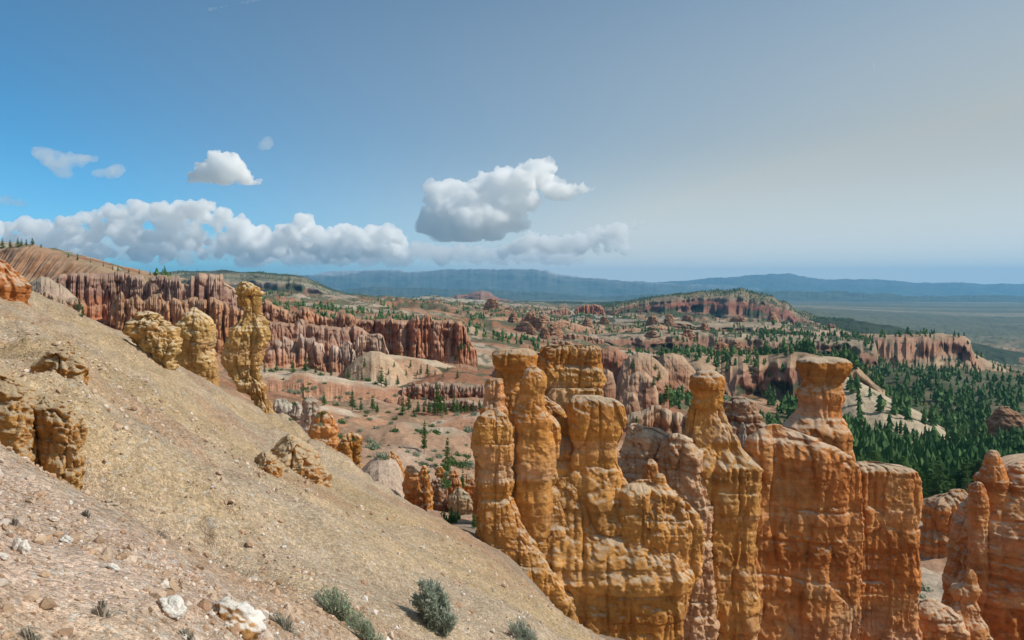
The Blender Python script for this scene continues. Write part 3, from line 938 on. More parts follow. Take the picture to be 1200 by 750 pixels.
ridge('butte', 'small dark red fluted butte left of the wooded mesa', 'butte',
      [(670, 367), (674, 361), (679, 358), (684, 356.5), (689, 355.5), (697, 355.5), (703, 357), (707, 361), (711, 370)],
      1900, 60, 70, PROF['wall'], [(0, (0.33, 0.26, 0.2)), (0.2, (0.27, 0.10, 0.06)), (1, (0.30, 0.12, 0.08))], M_wall, step=0.25, colw=9, flute=5, topjit=3, crease=3, rough=2, seed=12, foot=[(670, 374), (711, 374)])
ridge('rock_wall', 'low dark red cliff band left of the small red butte', 'cliff',
      [(622, 368), (632, 364), (645, 363), (655, 361), (664, 360.5), (672, 365), (680, 370)],
      1750, 50, 60, PROF['wall'], [(0, (0.33, 0.26, 0.2)), (0.25, (0.28, 0.115, 0.07)), (0.8, (0.29, 0.13, 0.085)), (1, (0.40, 0.32, 0.24))], M_wall, step=0.25, colw=10, flute=4, topjit=3, crease=2, rough=2, seed=13, foot=[(622, 374), (680, 374)])
ridge('spire', 'tiny dark red spire alone on the cream badlands', 'hoodoo',
      [(608.5, 382), (610.5, 377), (612, 372), (613.5, 371), (615.5, 377), (618, 382)], 1250, 12, 12, PROF['wall'], [(0, (0.27, 0.11, 0.08)), (1, (0.29, 0.12, 0.08))], M_wall, step=0.15, rough=0.8, seed=14, foot=[(608, 383), (619, 383)])
GB = [(0, (0.22, 0.19, 0.12)), (0.3, (0.29, 0.155, 0.105)), (0.6, (0.32, 0.18, 0.12)), (0.8, (0.40, 0.30, 0.21)), (1, (0.39, 0.31, 0.22))]
ridge('badlands', 'long low ridge of red banks and scrub below the mesa', None,
      [(690, 388), (720, 378), (760, 376), (800, 377), (850, 379), (890, 377), (930, 381), (970, 384), (1010, 391)],
      1500, 170, 150, PROF['mesa'], GB, M_far, step=0.6, spur=45, spurw=85, rough=4, seed=15, sink=5, kind='structure', green=(22, -0.1, 0.7, 0.5))
ridge('badlands', 'second scrub covered red bank lower down below the mesa', None,
      [(690, 396), (705, 391), (740, 390), (790, 387), (840, 389), (890, 391), (940, 393), (1000, 396), (1030, 402)],
      1080, 130, 110, PROF['mesa'], GB, M_far, step=0.6, spur=36, spurw=60, rough=3, seed=16, sink=4, kind='structure', green=(18, -0.1, 0.7, 0.55))
ridge('mesa', 'long flat topped red mesa at the right with a tan slope running off its end', 'mesa',
      [(975, 400), (990, 394), (1005, 391), (1030, 391), (1060, 390.5), (1090, 390), (1118, 391.5), (1131, 394), (1137, 398), (1139, 408), (1142, 414), (1160, 424), (1180, 436), (1200, 447), (1230, 462)],
      [(975, 1250), (1050, 1150), (1135, 1200), (1230, 1150)], 190, 160, [(0, 0), (.28, .18), (.50, .36), (.58, .50), (.66, .80), (.72, .93), (1, 1)],
      [(0, (0.30, 0.25, 0.17)), (0.34, (0.36, 0.28, 0.19)), (0.45, (0.30, 0.155, 0.10)), (0.7, (0.33, 0.17, 0.11)), (0.92, (0.31, 0.155, 0.10)), (1, (0.34, 0.27, 0.18))], M_wall, step=0.5, colw=22, flute=9, topjit=1.5, crease=1, spur=38, spurw=75, rough=2.2, seed=17, sink=4, capfade=0.85, green=(14, 0.15, 0.75, 0.2),
      foot=[(975, 440), (1040, 448), (1100, 440), (1140, 436), (1230, 470)])
ridge('cliff', 'dark reddish cliff face under a tan bench in front of the long mesa', 'cliff',
      [(768, 424), (775, 416), (790, 413), (812, 412), (840, 416), (870, 414), (900, 416), (930, 411), (945, 412), (965, 418), (985, 422), (1005, 430), (1020, 445), (1040, 462)],
      [(768, 640), (900, 620), (1040, 560)], 62, 120, [(0, 0), (.35, .16), (.5, .34), (.6, .62), (.66, .74), (.82, .88), (1, 1)],
      [(0, (0.22, 0.20, 0.13)), (0.2, (0.27, 0.135, 0.09)), (0.6, (0.31, 0.155, 0.105)), (0.72, (0.38, 0.25, 0.155)), (1, (0.40, 0.28, 0.175))], M_wall, step=0.4, colw=14, flute=5, topjit=1.5, crease=1.2, spur=26, spurw=55, rough=1.6, seed=18, sink=3, capfade=0.62, green=(10, 0.1, 0.85, 0.55),
      foot=[(768, 462), (840, 468), (900, 472), (960, 470), (1005, 480), (1040, 490)])
ridge('ridge', 'bare tan spur descending rightwards into the green forest', 'ridge',
      [(985, 440), (1005, 447), (1020, 456), (1045, 470), (1065, 481), (1085, 492), (1105, 508), (1125, 530), (1140, 552)],
      [(985, 560), (1140, 450)], 110, 110, PROF['slope'], [(0, (0.28, 0.24, 0.15)), (0.4, (0.42, 0.33, 0.23)), (1, (0.46, 0.38, 0.27))], M_canyon, step=0.5, spur=0, rough=1.6, seed=19, sink=2, green=(9, 0.2, 0.3, 0.0))
ridge('hill', 'banded brown hill with pines on its crest at the far left', None,
      [(-150, 284), (-60, 286), (0, 289), (20, 287), (40, 286.5), (50, 289), (62, 295), (80, 301), (100, 305.5), (118, 311), (135, 317), (170, 322)],
      [(-150, 640), (170, 560)], 130, 200, PROF['slope'],
      [(0, (0.30, 0.20, 0.15)), (0.25, (0.34, 0.27, 0.19)), (0.45, (0.33, 0.26, 0.18)), (0.55, (0.25, 0.135, 0.08)), (0.75, (0.28, 0.16, 0.09)), (0.9, (0.27, 0.15, 0.085)), (1, (0.30, 0.24, 0.14))], M_wall, step=0.5, colw=13, flute=4.5, topjit=1.5, crease=1, spur=14, spurw=26, rough=2.0, seed=20, kind='structure', foot=[(-150, 350), (60, 352), (170, 345)], tilt=0.25)

# ------------------------------------------------------------------ red hoodoo walls
WR = [(0, (0.40, 0.21, 0.13)), (0.15, (0.40, 0.165, 0.085)), (0.45, (0.42, 0.18, 0.095)), (0.64, (0.40, 0.185, 0.115)), (0.70, (0.32, 0.185, 0.145)), (0.9, (0.31, 0.185, 0.15)), (1, (0.43, 0.31, 0.23))]
ridge('hoodoo_wall', 'tall red wall with a smooth grey purple upper band rising behind the yellow pinnacles', 'cliff',
      [(52, 334), (62, 324), (70, 319), (90, 317), (105, 318), (130, 318.5), (150, 319), (168, 320.5), (172, 328), (176, 322), (210, 322), (213, 331), (221, 333), (224, 321), (240, 319), (261, 321), (263, 331), (272, 336), (285, 343), (300, 352)],
      [(52, 440), (120, 470), (210, 455), (300, 470)], 42, 60, PROF['wall'], WR, M_wall, step=0.3, nv=80, colw=6.5, flute=4.2, topjit=1.4, crease=1.8, taper=0.25, rough=0.8, seed=41, streak=0.45, foot=[(52, 392), (150, 408), (300, 412)])
ridge('hoodoo_wall', 'lower tier of orange flutes at the foot of the tall red wall', 'cliff',
      [(128, 362), (136, 346), (142, 340), (150, 346), (158, 341), (168, 352), (178, 345), (188, 343), (194, 350), (204, 346), (212, 352), (224, 347), (236, 346), (248, 345), (258, 348), (268, 352), (280, 356), (300, 366)],
      [(128, 425), (300, 430)], 26, 34, PROF['wall'], [(0, (0.40, 0.185, 0.09)), (0.5, (0.43, 0.20, 0.10)), (1, (0.46, 0.27, 0.16))], M_wall, step=0.3, nv=70, colw=5.0, flute=3.4, topjit=2.6, crease=3.0, taper=0.35, rough=0.7, seed=42, streak=0.3, foot=[(128, 412), (300, 416)])
ridge('cliff', 'small orange cliff with a pale rim tucked behind the nearest slope at the left', 'cliff',
      [(36, 352), (44, 342), (52, 340), (60, 341), (70, 345), (80, 347), (90, 347), (92, 354), (97, 366)],
      300, 12, 40, PROF['wall'], [(0, (0.40, 0.17, 0.07)), (0.7, (0.44, 0.21, 0.095)), (1, (0.44, 0.34, 0.25))], M_wall, step=0.25, nv=60, colw=4, flute=2.2, topjit=1.0, crease=1.4, taper=0.2, rough=0.5, seed=43, foot=[(36, 372), (97, 386)])
ridge('cliff', 'mauve shoulder of rock below the banded brown hill', 'cliff',
      [(20, 336), (34, 330), (48, 322), (60, 325), (70, 332), (80, 340), (92, 350)],
      365, 40, 40, PROF['slope'], [(0, (0.33, 0.22, 0.18)), (0.6, (0.36, 0.27, 0.235)), (1, (0.46, 0.40, 0.31))], M_wall, step=0.3, colw=5, flute=1.6, topjit=1, rough=0.8, seed=44, foot=[(20, 360), (92, 372)])
ridge('hoodoo_wall', 'jagged row of red hoodoos on the skyline right of the tallest yellow pinnacle', 'cliff',
      [(302, 348), (310, 350), (318, 353), (326, 357), (334, 361), (341, 364), (346, 362), (351, 360), (355, 357), (361, 356), (364, 361), (370, 361), (377, 364), (384, 372), (392, 370), (400, 364), (408, 362), (414, 364), (418, 372), (430, 374), (440, 378)],
      [(302, 540), (440, 540)], 30, 60, PROF['wall'], [(0, (0.38, 0.18, 0.11)), (0.5, (0.40, 0.18, 0.10)), (1, (0.42, 0.22, 0.13))], M_wall, step=0.3, nv=60, colw=6, flute=4, topjit=3.5, crease=4.5, taper=0.35, rough=0.8, seed=45, streak=0.25, foot=[(302, 396), (440, 404)])
ridge('hoodoo_wall', 'middle tier of smooth pinkish red rock below the jagged row', 'cliff',
      [(302, 376), (315, 374), (330, 374), (345, 378), (352, 372), (362, 376), (375, 379), (390, 381), (405, 383), (415, 380), (425, 384), (436, 392)],
      [(302, 505), (436, 515)], 34, 30, PROF['wall'], [(0, (0.40, 0.19, 0.11)), (0.4, (0.40, 0.20, 0.13)), (0.75, (0.36, 0.19, 0.14)), (1, (0.36, 0.22, 0.16))], M_wall, step=0.3, nv=70, colw=8, flute=4, topjit=2, crease=3, taper=0.3, rough=0.8, seed=46, streak=0.4, foot=[(302, 412), (436, 424)])
ridge('hoodoo_wall', 'front row of tapering pink and white pinnacles above the pine flat', 'cliff',
      [(304, 414), (312, 402), (322, 392), (334, 393), (344, 398), (352, 386), (360, 391), (368, 390), (378, 392), (384, 406), (390, 398), (400, 402), (408, 398), (416, 404), (420, 428)],
      [(304, 455), (360, 470), (420, 462)], 26, 26, PROF['wall'], [(0, (0.42, 0.19, 0.10)), (0.4, (0.42, 0.20, 0.12)), (0.7, (0.42, 0.27, 0.21)), (1, (0.52, 0.42, 0.36))], M_wall, step=0.25, nv=80, colw=7.5, flute=5.0, topjit=6.0, crease=9.0, taper=0.6, rough=0.6, seed=47, streak=0.55, foot=[(304, 428), (370, 438), (420, 444)])
ridge('hoodoo_wall', 'long red fluted wall with an even top standing over the tan dome', 'cliff',
      [(414, 384), (417, 377), (424, 374), (440, 374), (456, 372), (463, 374), (474, 375), (484, 370), (489, 367.5), (492, 374), (498, 367), (504, 367), (507, 373), (520, 374.5), (532, 375), (541, 375.5), (544, 380), (548, 392), (553, 402), (560, 411)],
      [(414, 540), (470, 520), (560, 515)], 24, 40, [(0, 0), (.34, .12), (.58, .30), (.70, .52), (.80, .80), (.88, .97), (1, 1)], [(0, (0.40, 0.20, 0.12)), (0.25, (0.42, 0.19, 0.105)), (0.6, (0.41, 0.175, 0.10)), (0.85, (0.38, 0.16, 0.095)), (1, (0.44, 0.23, 0.14))], M_wall, step=0.2, nv=90, colw=6.2, flute=5.0, topjit=0.8, crease=1.6, taper=0.2, rough=0.7, seed=48, streak=0.5, foot=[(414, 424), (480, 420), (560, 428)])
ridge('hoodoo_wall', 'shorter column row with white streaked sides left of the long fluted wall', 'cliff',
      [(416, 398), (420, 393), (428, 391), (436, 391), (444, 390), (449, 392), (452, 404), (456, 412)],
      490, 14, 20, PROF['wall'], [(0, (0.40, 0.19, 0.11)), (0.5, (0.43, 0.24, 0.15)), (1, (0.48, 0.33, 0.25))], M_wall, step=0.2, nv=60, colw=5, flute=3.5, topjit=0.8, crease=1.6, taper=0.3, rough=0.5, seed=49, streak=0.8, foot=[(416, 420), (456, 420)])
# soft pink ridges of the basin
PK = [(0, (0.50, 0.40, 0.30)), (0.25, (0.46, 0.29, 0.19)), (0.6, (0.44, 0.235, 0.14)), (0.88, (0.42, 0.22, 0.135)), (0.97, (0.52, 0.38, 0.27)), (1, (0.56, 0.44, 0.33))]
ridge('ridge', 'tan rounded dome below the red fluted wall', 'ridge',
      [(404, 434), (415, 423), (425, 415), (435, 411.5), (445, 412), (455, 416), (466, 426), (476, 436), (490, 446)],
      440, 44, 40, PROF['dome'], [(0, (0.50, 0.40, 0.29)), (0.6, (0.46, 0.30, 0.19)), (1, (0.50, 0.37, 0.25))], M_canyon, step=0.4, spur=4, spurw=20, rough=0.6, seed=51, foot=[(404, 452), (490, 456)])
ridge('ridge', 'smooth tan ridge falling right from the tan dome towards the orange fins', 'ridge',
      [(440, 418), (455, 416), (475, 418), (490, 420), (510, 424), (530, 430), (545, 437), (556, 443), (566, 449), (580, 456)],
      470, 60, 50, PROF['dome'], [(0, (0.46, 0.35, 0.25)), (0.5, (0.44, 0.26, 0.165)), (0.9, (0.44, 0.27, 0.17)), (1, (0.54, 0.43, 0.31))], M_canyon, step=0.4, spur=6, spurw=26, rough=0.6, seed=52, foot=[(440, 448), (580, 462)])
ridge('ridge', 'long pink ridge with streaked face and pines along its crest', 'ridge',
      [(290, 440), (305, 437.5), (322, 437), (332, 439), (345, 436.5), (358, 437), (372, 440), (384, 440), (398, 443), (410, 446), (425, 447.5), (442, 449), (455, 452), (468, 456), (482, 462), (496, 469), (508, 477), (522, 488)],
      [(290, 370), (522, 350)], 48, 30, PROF['dome'], PK, M_canyon, step=0.4, nv=60, spur=3.2, spurw=12, rough=0.5, seed=53, foot=[(290, 482), (400, 482), (450, 486), (522, 494)])
ridge('ridge', 'broad pinkish orange ridge in front of the flat with the pine row', 'ridge',
      [(350, 492), (362, 480), (375, 476.5), (390, 478), (405, 481), (425, 485), (450, 489), (475, 493), (500, 494), (520, 491), (540, 488), (560, 485), (585, 482), (610, 486)],
      [(350, 255), (610, 262)], 70, 22, PROF['dome'], [(0, (0.54, 0.46, 0.37)), (0.35, (0.46, 0.30, 0.20)), (0.8, (0.44, 0.22, 0.13)), (0.96, (0.46, 0.26, 0.16)), (1, (0.54, 0.42, 0.32))], M_canyon, step=0.5, nv=60, spur=5, spurw=26, rough=0.6, seed=54, foot=[(350, 545), (450, 560), (540, 556), (610, 550)])
ridge('rock_wall', 'low dark red fluted wall behind the valley pines', 'cliff',
      [(470, 452), (478, 447.5), (492, 447), (505, 448), (515, 447), (528, 448), (540, 448), (552, 448), (566, 449), (580, 456)],
      345, 9, 20, PROF['wall'], [(0, (0.33, 0.14, 0.09)), (0.6, (0.36, 0.16, 0.10)), (1, (0.46, 0.34, 0.26))], M_wall, step=0.2, nv=50, colw=3.4, flute=2.0, topjit=1.6, crease=2.0, taper=0.3, rough=0.4, seed=55, foot=[(474, 478), (580, 478)])
ridge('rock_wall', 'lowest dark red wall half hidden by the valley pines', 'cliff',
      [(494, 474), (500, 468), (510, 467), (522, 470), (535, 468), (548, 466), (560, 470), (575, 474)],
      308, 6, 14, PROF['wall'], [(0, (0.31, 0.13, 0.085)), (0.7, (0.34, 0.16, 0.11)), (1, (0.44, 0.34, 0.28))], M_wall, step=0.2, nv=50, colw=3.0, flute=1.6, topjit=1.4, crease=1.8, taper=0.35, rough=0.35, seed=56, foot=[(494, 489), (575, 486)])
for a, b, vt, vb, lab in ((447, 462, 465, 479, 'small rounded dark red knob on the pine flat, left of the two'), (464, 482, 463, 479, 'small rounded dark red knob beside a pine on the flat, right of the two')):
    ridge('knob', lab, 'rock', [(a, vb), (a + 3, vt + 3), ((a + b) / 2, vt), (b - 3, vt + 3), (b, vb)], 322, 4, 4, PROF['dome'], [(0, (0.33, 0.14, 0.085)), (1, (0.35, 0.18, 0.12))], M_wall, step=0.2, nv=30, colw=1.6, flute=0.5, rough=0.25, seed=int(a), foot=[(a, vb + 1), (b, vb + 1)])
# the jumble of domes between the two orange fins
DM = [(0, (0.37, 0.17, 0.10)), (0.5, (0.40, 0.205, 0.125)), (0.85, (0.42, 0.26, 0.17)), (1, (0.44, 0.32, 0.22))]
for i, (sil, yy, ft, bk, fo, lab, pal) in enumerate([
    ([(700, 414), (706, 408), (714, 406), (724, 407), (732, 413), (740, 424), (744, 436)], 430, 14, 20, 436, 'dark red block at the back of the dome cluster', [(0, (0.30, 0.13, 0.085)), (1, (0.36, 0.16, 0.10))]),
    ([(722, 446), (730, 424), (738, 416), (748, 412), (760, 416), (772, 424), (784, 436)], 415, 24, 24, 452, 'pale pink dome beside the dark red block', DM),
    ([(702, 462), (706, 440), (712, 432), (718, 436), (722, 452), (726, 466)], 372, 10, 10, 470, 'narrow pinkish spire between the fin and the dome cluster', DM),
    ([(716, 474), (726, 456), (736, 440), (745, 434), (756, 434), (766, 444), (772, 462)], 372, 18, 20, 474, 'pink hump in the middle of the dome cluster', DM),
    ([(746, 476), (749, 452), (754, 444), (760, 442), (766, 447), (769, 462), (772, 480)], 345, 9, 10, 480, 'rounded reddish brown dome at the right of the cluster', [(0, (0.34, 0.16, 0.10)), (0.7, (0.37, 0.19, 0.12)), (1, (0.42, 0.31, 0.22))]),
    ([(722, 494), (728, 474), (735, 459), (742, 458), (747, 464), (751, 480), (756, 496)], 300, 9, 10, 498, 'brown knob at the front of the dome cluster', DM),
    ([(770, 424), (778, 414), (788, 413), (800, 416), (812, 430), (822, 444)], 500, 20, 30, 456, 'tan topped mound right of the dome cluster', DM)]):
    ridge('dome', lab, 'rock', sil, yy, ft, bk, PROF['dome'], pal, M_wall, step=0.25, nv=44, colw=5, flute=0.9, topjit=0.6, crease=0.5, rough=0.9, seed=60 + i, foot=[(sil[0][0], fo), (sil[-1][0], fo)])
ridge('rock_wall', 'low orange brown wall of rounded columns between the two fins', 'cliff',
      [(733, 486), (740, 480), (752, 478), (764, 473), (778, 474), (790, 479), (800, 482), (815, 479), (832, 480), (850, 484)],
      215, 6, 14, PROF['wall'], [(0, (0.38, 0.20, 0.11)), (0.7, (0.42, 0.23, 0.13)), (1, (0.48, 0.38, 0.28))], M_wall, step=0.25, nv=60, colw=3.6, flute=1.8, topjit=0.9, crease=1.6, taper=0.2, rough=0.35, seed=71, foot=[(733, 506), (850, 510)])

# red knobs dotting the benches
KN = [loft('rock', [(-3, -2, 2.5), (0, -4, 5), (6, -6, 6), (12, -7, 8), (20, -9, 10), (30, -12, 12)], F, M_wall, pal=PAL_BRN, n=60, m=40, seed=801 + i, amp=1.6, strata=0.8, crev=1.0, crevw=4, ratio=0.7 + 0.3 * (i % 2), nofoot=True, bedding=0.3) for i in range(4)]
rk = random.Random(9)
nk = 0
for o in KN:
    o['tmp'] = 1
    o.location = (0, 0, 0)
while nk < 64:
    y = 430 * math.exp(rk.random() * math.log(1900 / 430.0))
    u = rk.uniform(560, 1010)
    if y < 520 and u > 690: continue
    x = (u - 600) / F * y
    src = KN[nk % 4]
    o = src.copy() if nk >= 4 else src
    if nk >= 4: COL.objects.link(o)
    s = rk.uniform(0.35, 1.0) * (0.7 + y / 2500)
    o.scale = (s * rk.uniform(1, 2.2), s, s * rk.uniform(.5, 1.0))
    o.rotation_euler = (0, 0, rk.uniform(-.6, .6))
    o.location = (x, y, float(ground(x, y)) - 2)
    if 'tmp' in o: del o['tmp']
    tag(o, 'weathered red rock knob poking out of the scrubby benches in the middle distance', 'rock', 'red knobs of the benches')
    nk += 1

# folded badlands ridges filling the middle distance
rb_ = random.Random(21)
for i in range(34):
    y = 470 * math.exp(rb_.random() * math.log(1750 / 470.0))
    u = rb_.uniform(560, 1000)
    if y < 620 and u > 700: y += 300
    if y < 900 and u < 600: u += 60
    w = rb_.uniform(16, 48) * (0.75 + 180 / y)
    g0 = float(ground((u - 600) / F * y, y))
    vg = HV - g0 / y * F
    h = rb_.uniform(5, 12) * (0.6 + 260 / y)
    pk = rb_.uniform(-.4, .4)
    sil = [(u - w + 2 * w * t_, vg + 1 - (h + 1) * max(0, 1 - abs((2 * t_ - 1) - pk * (1 - abs(2 * t_ - 1))) ** 1.6) * rb_.uniform(0.8, 1.05)) for t_ in np.linspace(0, 1, 9)]
    kind = i % 3
    ridge('ridge', 'low folded ridge of red and cream rock among scrub in the middle distance', 'ridge', sil, y, h * y / F * (1.4 if kind else 0.9), h * y / F * 1.5, PROF['dome'] if kind else PROF['wall'],
          [DM, [(0, (0.40, 0.24, 0.16)), (0.5, (0.42, 0.30, 0.21)), (1, (0.50, 0.44, 0.35))], [(0, (0.36, 0.17, 0.10)), (0.6, (0.40, 0.20, 0.12)), (1, (0.42, 0.27, 0.18))]][kind],
          M_wall, step=max(0.25, w / 60), nv=30, colw=y / F * 5, flute=y / F * (2.4 if kind == 0 else 1.0), topjit=y / F * 0.9, crease=y / F * 0.9, rough=max(0.5, y / F * 1.0), seed=900 + i, group='folded ridges of the middle distance', sink=2)

def hit(u, v, y0=2.5, y1=90.0):
    """distance at which the sight line through a point of the photograph meets the slope"""
    ys = np.exp(np.linspace(math.log(y0), math.log(y1), 1500))
    g = ground((u - 600) / F * ys, ys)
    below = np.nonzero((HV - v) / F * ys < g)[0]
    return float(ys[below[0]]) if len(below) else y1


def outcrop(rows, yb, label, seed, mat=None, pal=None, **kw):
    """rock bed breaking out of the slope: steep front at yb, a debris covered back running into the hill"""
    k = yb / F
    Hm = (rows[-1][0] - rows[0][0]) * k
    hw = max(r[2] - r[1] for r in rows) * 0.5 * k
    kw.setdefault('bedding', 0.35)
    hd = max(Hm * 0.9, hw * 0.7)
    um = (rows[3][1] + rows[3][2]) / 2
    return loft('outcrop', rows, yb + hd * 0.9, dirx=(um - 600) / F, back=0.16, mat=M_out, pal=pal or [(0, (0.62, 0.30, 0.08)), (0.5, (0.66, 0.36, 0.11)), (1, (0.66, 0.42, 0.18))], ratio=hd / hw, ypx=yb + 0.1 * hd, n=260, seed=seed, label=label, cat='outcrop', top_round=0.5, p=2.3, **kw)


# ------------------------------------------------------------------ the near orange fins and their pinnacles
def fin(name, label, cat, u, v, y):
    return empty(name, P(u, v, y), label, cat)


# fin of three blocky spires in the centre
A = fin('rock_fin', 'big orange rock fin in the centre with three blocky spires and a rounded end', 'rock fin', 700, 750, 52)
loft('body', [(506, 604, 704), (514, 594, 714), (530, 582, 720), (552, 570, 726), (575, 564, 736), (600, 562, 750), (620, 562, 770), (640, 563, 790), (662, 574, 806), (690, 610, 800), (720, 645, 797), (750, 672, 797), (800, 690, 800), (880, 690, 810)], 52.0, parent=A, ratio=0.20, dmax=2.8, n=460, seed=101, amp=0.36, strata=0.06, p=3.6, crev=0.35, crevw=3.6, m=320, batter=1.2, lean=-0.15)
loft('spire', [(483, 566, 589), (487, 560, 595), (496, 555, 600), (512, 553, 601.5), (530, 554, 602), (544, 557, 601.5), (548, 559.5, 599.5), (553, 557, 602), (566, 557, 604), (577, 559, 604), (582, 562, 601), (587, 560, 605), (612, 561, 614), (640, 563, 632), (668, 576, 652), (700, 604, 672), (730, 625, 680)], 49.2, parent=A, ratio=0.66, n=220, seed=102, amp=0.20, strata=0.05, p=3.0)
loft('spire', [(478, 604, 637), (483, 596, 643), (490, 596, 651), (500, 602, 659), (520, 604, 660), (536, 603, 659), (541, 608, 654), (547, 606, 653), (558, 604, 657), (565, 606, 656), (570, 610, 652), (577, 606, 658), (600, 604, 668), (640, 602, 684), (690, 608, 704), (760, 640, 720)], 50.4, parent=A, ratio=0.52, n=260, seed=103, amp=0.24, strata=0.06, p=3.6, crev=0.12)
loft('knob', [(430, 620, 630), (434, 613, 637), (442, 610, 641), (452, 609, 641), (457, 610, 639), (460, 611, 638), (466, 609, 637), (474, 607, 638), (482, 603, 642), (492, 602, 648)], 50.3, parent=A, ratio=0.9, n=90, seed=104, amp=0.14, strata=0.07)
loft('spire', [(466, 630, 642), (474, 628, 652), (484, 630, 663), (500, 632, 668), (518, 634, 669), (527, 638, 666), (534, 640, 657), (560, 640, 662), (640, 640, 690)], 53.5, parent=A, ratio=0.7, n=150, seed=105, amp=0.22, strata=0.08, p=2.8, top_round=0.6)
loft('spire', [(465, 672, 708), (468, 669, 722), (474, 667, 728), (490, 667, 730), (508, 668, 727), (519, 671, 724), (524, 673, 722), (530, 670, 722), (543, 668, 721), (548, 670, 718), (554, 667, 722), (572, 664, 727), (600, 660, 728), (650, 655, 742), (720, 650, 764), (800, 650, 780)], 51.5, parent=A, ratio=0.58, n=260, seed=106, amp=0.22, strata=0.06, p=4.0, crev=0.12, top_round=0.12)
loft('buttress', [(563, 744, 764), (568, 728, 782), (575, 724, 794), (585, 722, 803), (600, 721, 814), (614, 720, 821), (630, 720, 822), (648, 720, 820), (655, 720, 822), (664, 720, 819), (690, 720, 806), (720, 720, 799), (750, 720, 797), (840, 715, 800)], 50.9, parent=A, ratio=0.45, n=340, seed=107, amp=0.32, strata=0.06, p=3.2, crev=0.22, crevw=2.6, top_round=0.2)
loft('knob', [(556, 770, 777), (559, 767, 780), (565, 767, 780), (571, 763, 785)], 51.0, parent=A, ratio=0.9, n=60, seed=108, amp=0.08, strata=0.04)
loft('spire', [(562, 656, 672), (572, 650, 684), (590, 648, 693), (640, 646, 700), (720, 640, 715)], 50.6, parent=A, ratio=0.42, n=170, seed=109, amp=0.24, strata=0.05, p=3.2)

# flat topped fin behind it
Bk = fin('rock_fin', 'flat topped orange fin behind the central spires with an undercut rim and greenish cap', 'rock fin', 640, 560, 78)
loft('body', [(416, 596, 700), (424, 586, 702), (436, 580, 702), (448, 579, 702), (462, 580, 704), (480, 570, 702), (520, 562, 700), (600, 560, 700), (680, 560, 700)], 79, M_fin_far, parent=Bk, ratio=0.16, dmax=3.6, n=300, top_round=0.05, seed=111, amp=0.4, strata=0.35, p=3.0, crev=0.6, crevw=2.6)
loft('cap', [(411, 582, 622), (414, 577, 627), (420, 577, 628), (428, 578, 628), (432, 581, 624), (436, 584, 616), (440, 582, 614)], 77.5, M_fin_far, parent=Bk, ratio=0.7, n=170, top_round=0.12, seed=112, amp=0.2, strata=0.10, p=3.4)
loft('slab', [(405, 640, 700), (408, 632, 703), (416, 630, 704), (424, 630, 702), (428, 632, 700), (434, 628, 706), (444, 630, 707), (452, 636, 705), (458, 642, 698), (463, 648, 690)], 77.5, M_fin_far, parent=Bk, ratio=0.22, dmax=3.4, n=320, top_round=0.06, seed=113, amp=0.35, strata=0.28, p=3.2, crev=0.5, crevw=2.8)
loft('ledge', [(456, 648, 703), (460, 644, 705), (470, 643, 706), (480, 646, 704), (520, 640, 705), (600, 640, 705)], 76.5, M_fin_far, parent=Bk, ratio=0.2, dmax=3, n=220, top_round=0.05, seed=114, amp=0.3, strata=0.2, p=2.8, crev=0.5, crevw=2.2)
loft('column', [(446, 570, 586), (452, 566, 590), (470, 566, 592), (480, 562, 594), (520, 556, 600), (600, 556, 600)], 75, M_fin_far, parent=Bk, ratio=0.8, n=110, seed=115, amp=0.25, strata=0.15, pal=PAL_RED)

# pale rubble wall joining the fins
loft('rock_wall', [(497, 736, 750), (503, 731, 772), (510, 729, 786), (520, 727, 797), (545, 724, 806), (600, 722, 812), (680, 720, 815)], 62, M_fin, pal=[(0, (0.60, 0.35, 0.20)), (0.5, (0.64, 0.42, 0.27)), (1, (0.68, 0.53, 0.39))], ratio=0.3, n=200, seed=121, amp=0.5, strata=0.2, crev=0.5, crevw=2.0,
     label='pale crumbly wall in the gap between the two big orange fins', cat='rock wall')
loft('knob', [(539, 759, 766), (543, 755, 770), (552, 754, 771), (562, 753, 772), (575, 752, 774)], 57, M_fin, pal=PAL_RED, ratio=0.8, n=60, seed=122, amp=0.12, strata=0.06, label='small reddish knob poking up in the gap behind the rounded buttress', cat='rock')

# big slab fin at the right with the thin necked spire
B = fin('rock_fin', 'wide reddish orange rock fin at the right centre with a rounded shoulder and vertical joints', 'rock fin', 930, 760, 62)
loft('body', [(501, 898, 916), (504, 891, 930), (509, 886, 942), (516, 883, 960), (525, 881, 980), (534, 880, 996), (546, 878, 1006), (580, 876, 1010), (650, 873, 1009), (720, 868, 1008), (780, 860, 1008), (880, 850, 1010)], 62, parent=B, pal=PAL_RED, ratio=0.24, dmax=3.6, n=440, seed=131, amp=0.34, strata=0.06, p=4.0, crev=0.34, crevw=3.6, m=320, runnel=0.8, bedding=1.1)
loft('slab', [(541, 1004, 1030), (545, 1000, 1062), (550, 999, 1072), (565, 1000, 1076), (590, 1001, 1077), (615, 1001, 1073), (640, 1000, 1075), (680, 1000, 1075), (720, 1000, 1072), (760, 1000, 1078), (860, 1000, 1085)], 63.2, parent=B, pal=PAL_RED, ratio=0.42, n=280, seed=132, amp=0.28, strata=0.06, p=4.0, crev=0.28, crevw=2.8, m=300, runnel=0.8, bedding=1.1, top_round=0.1)
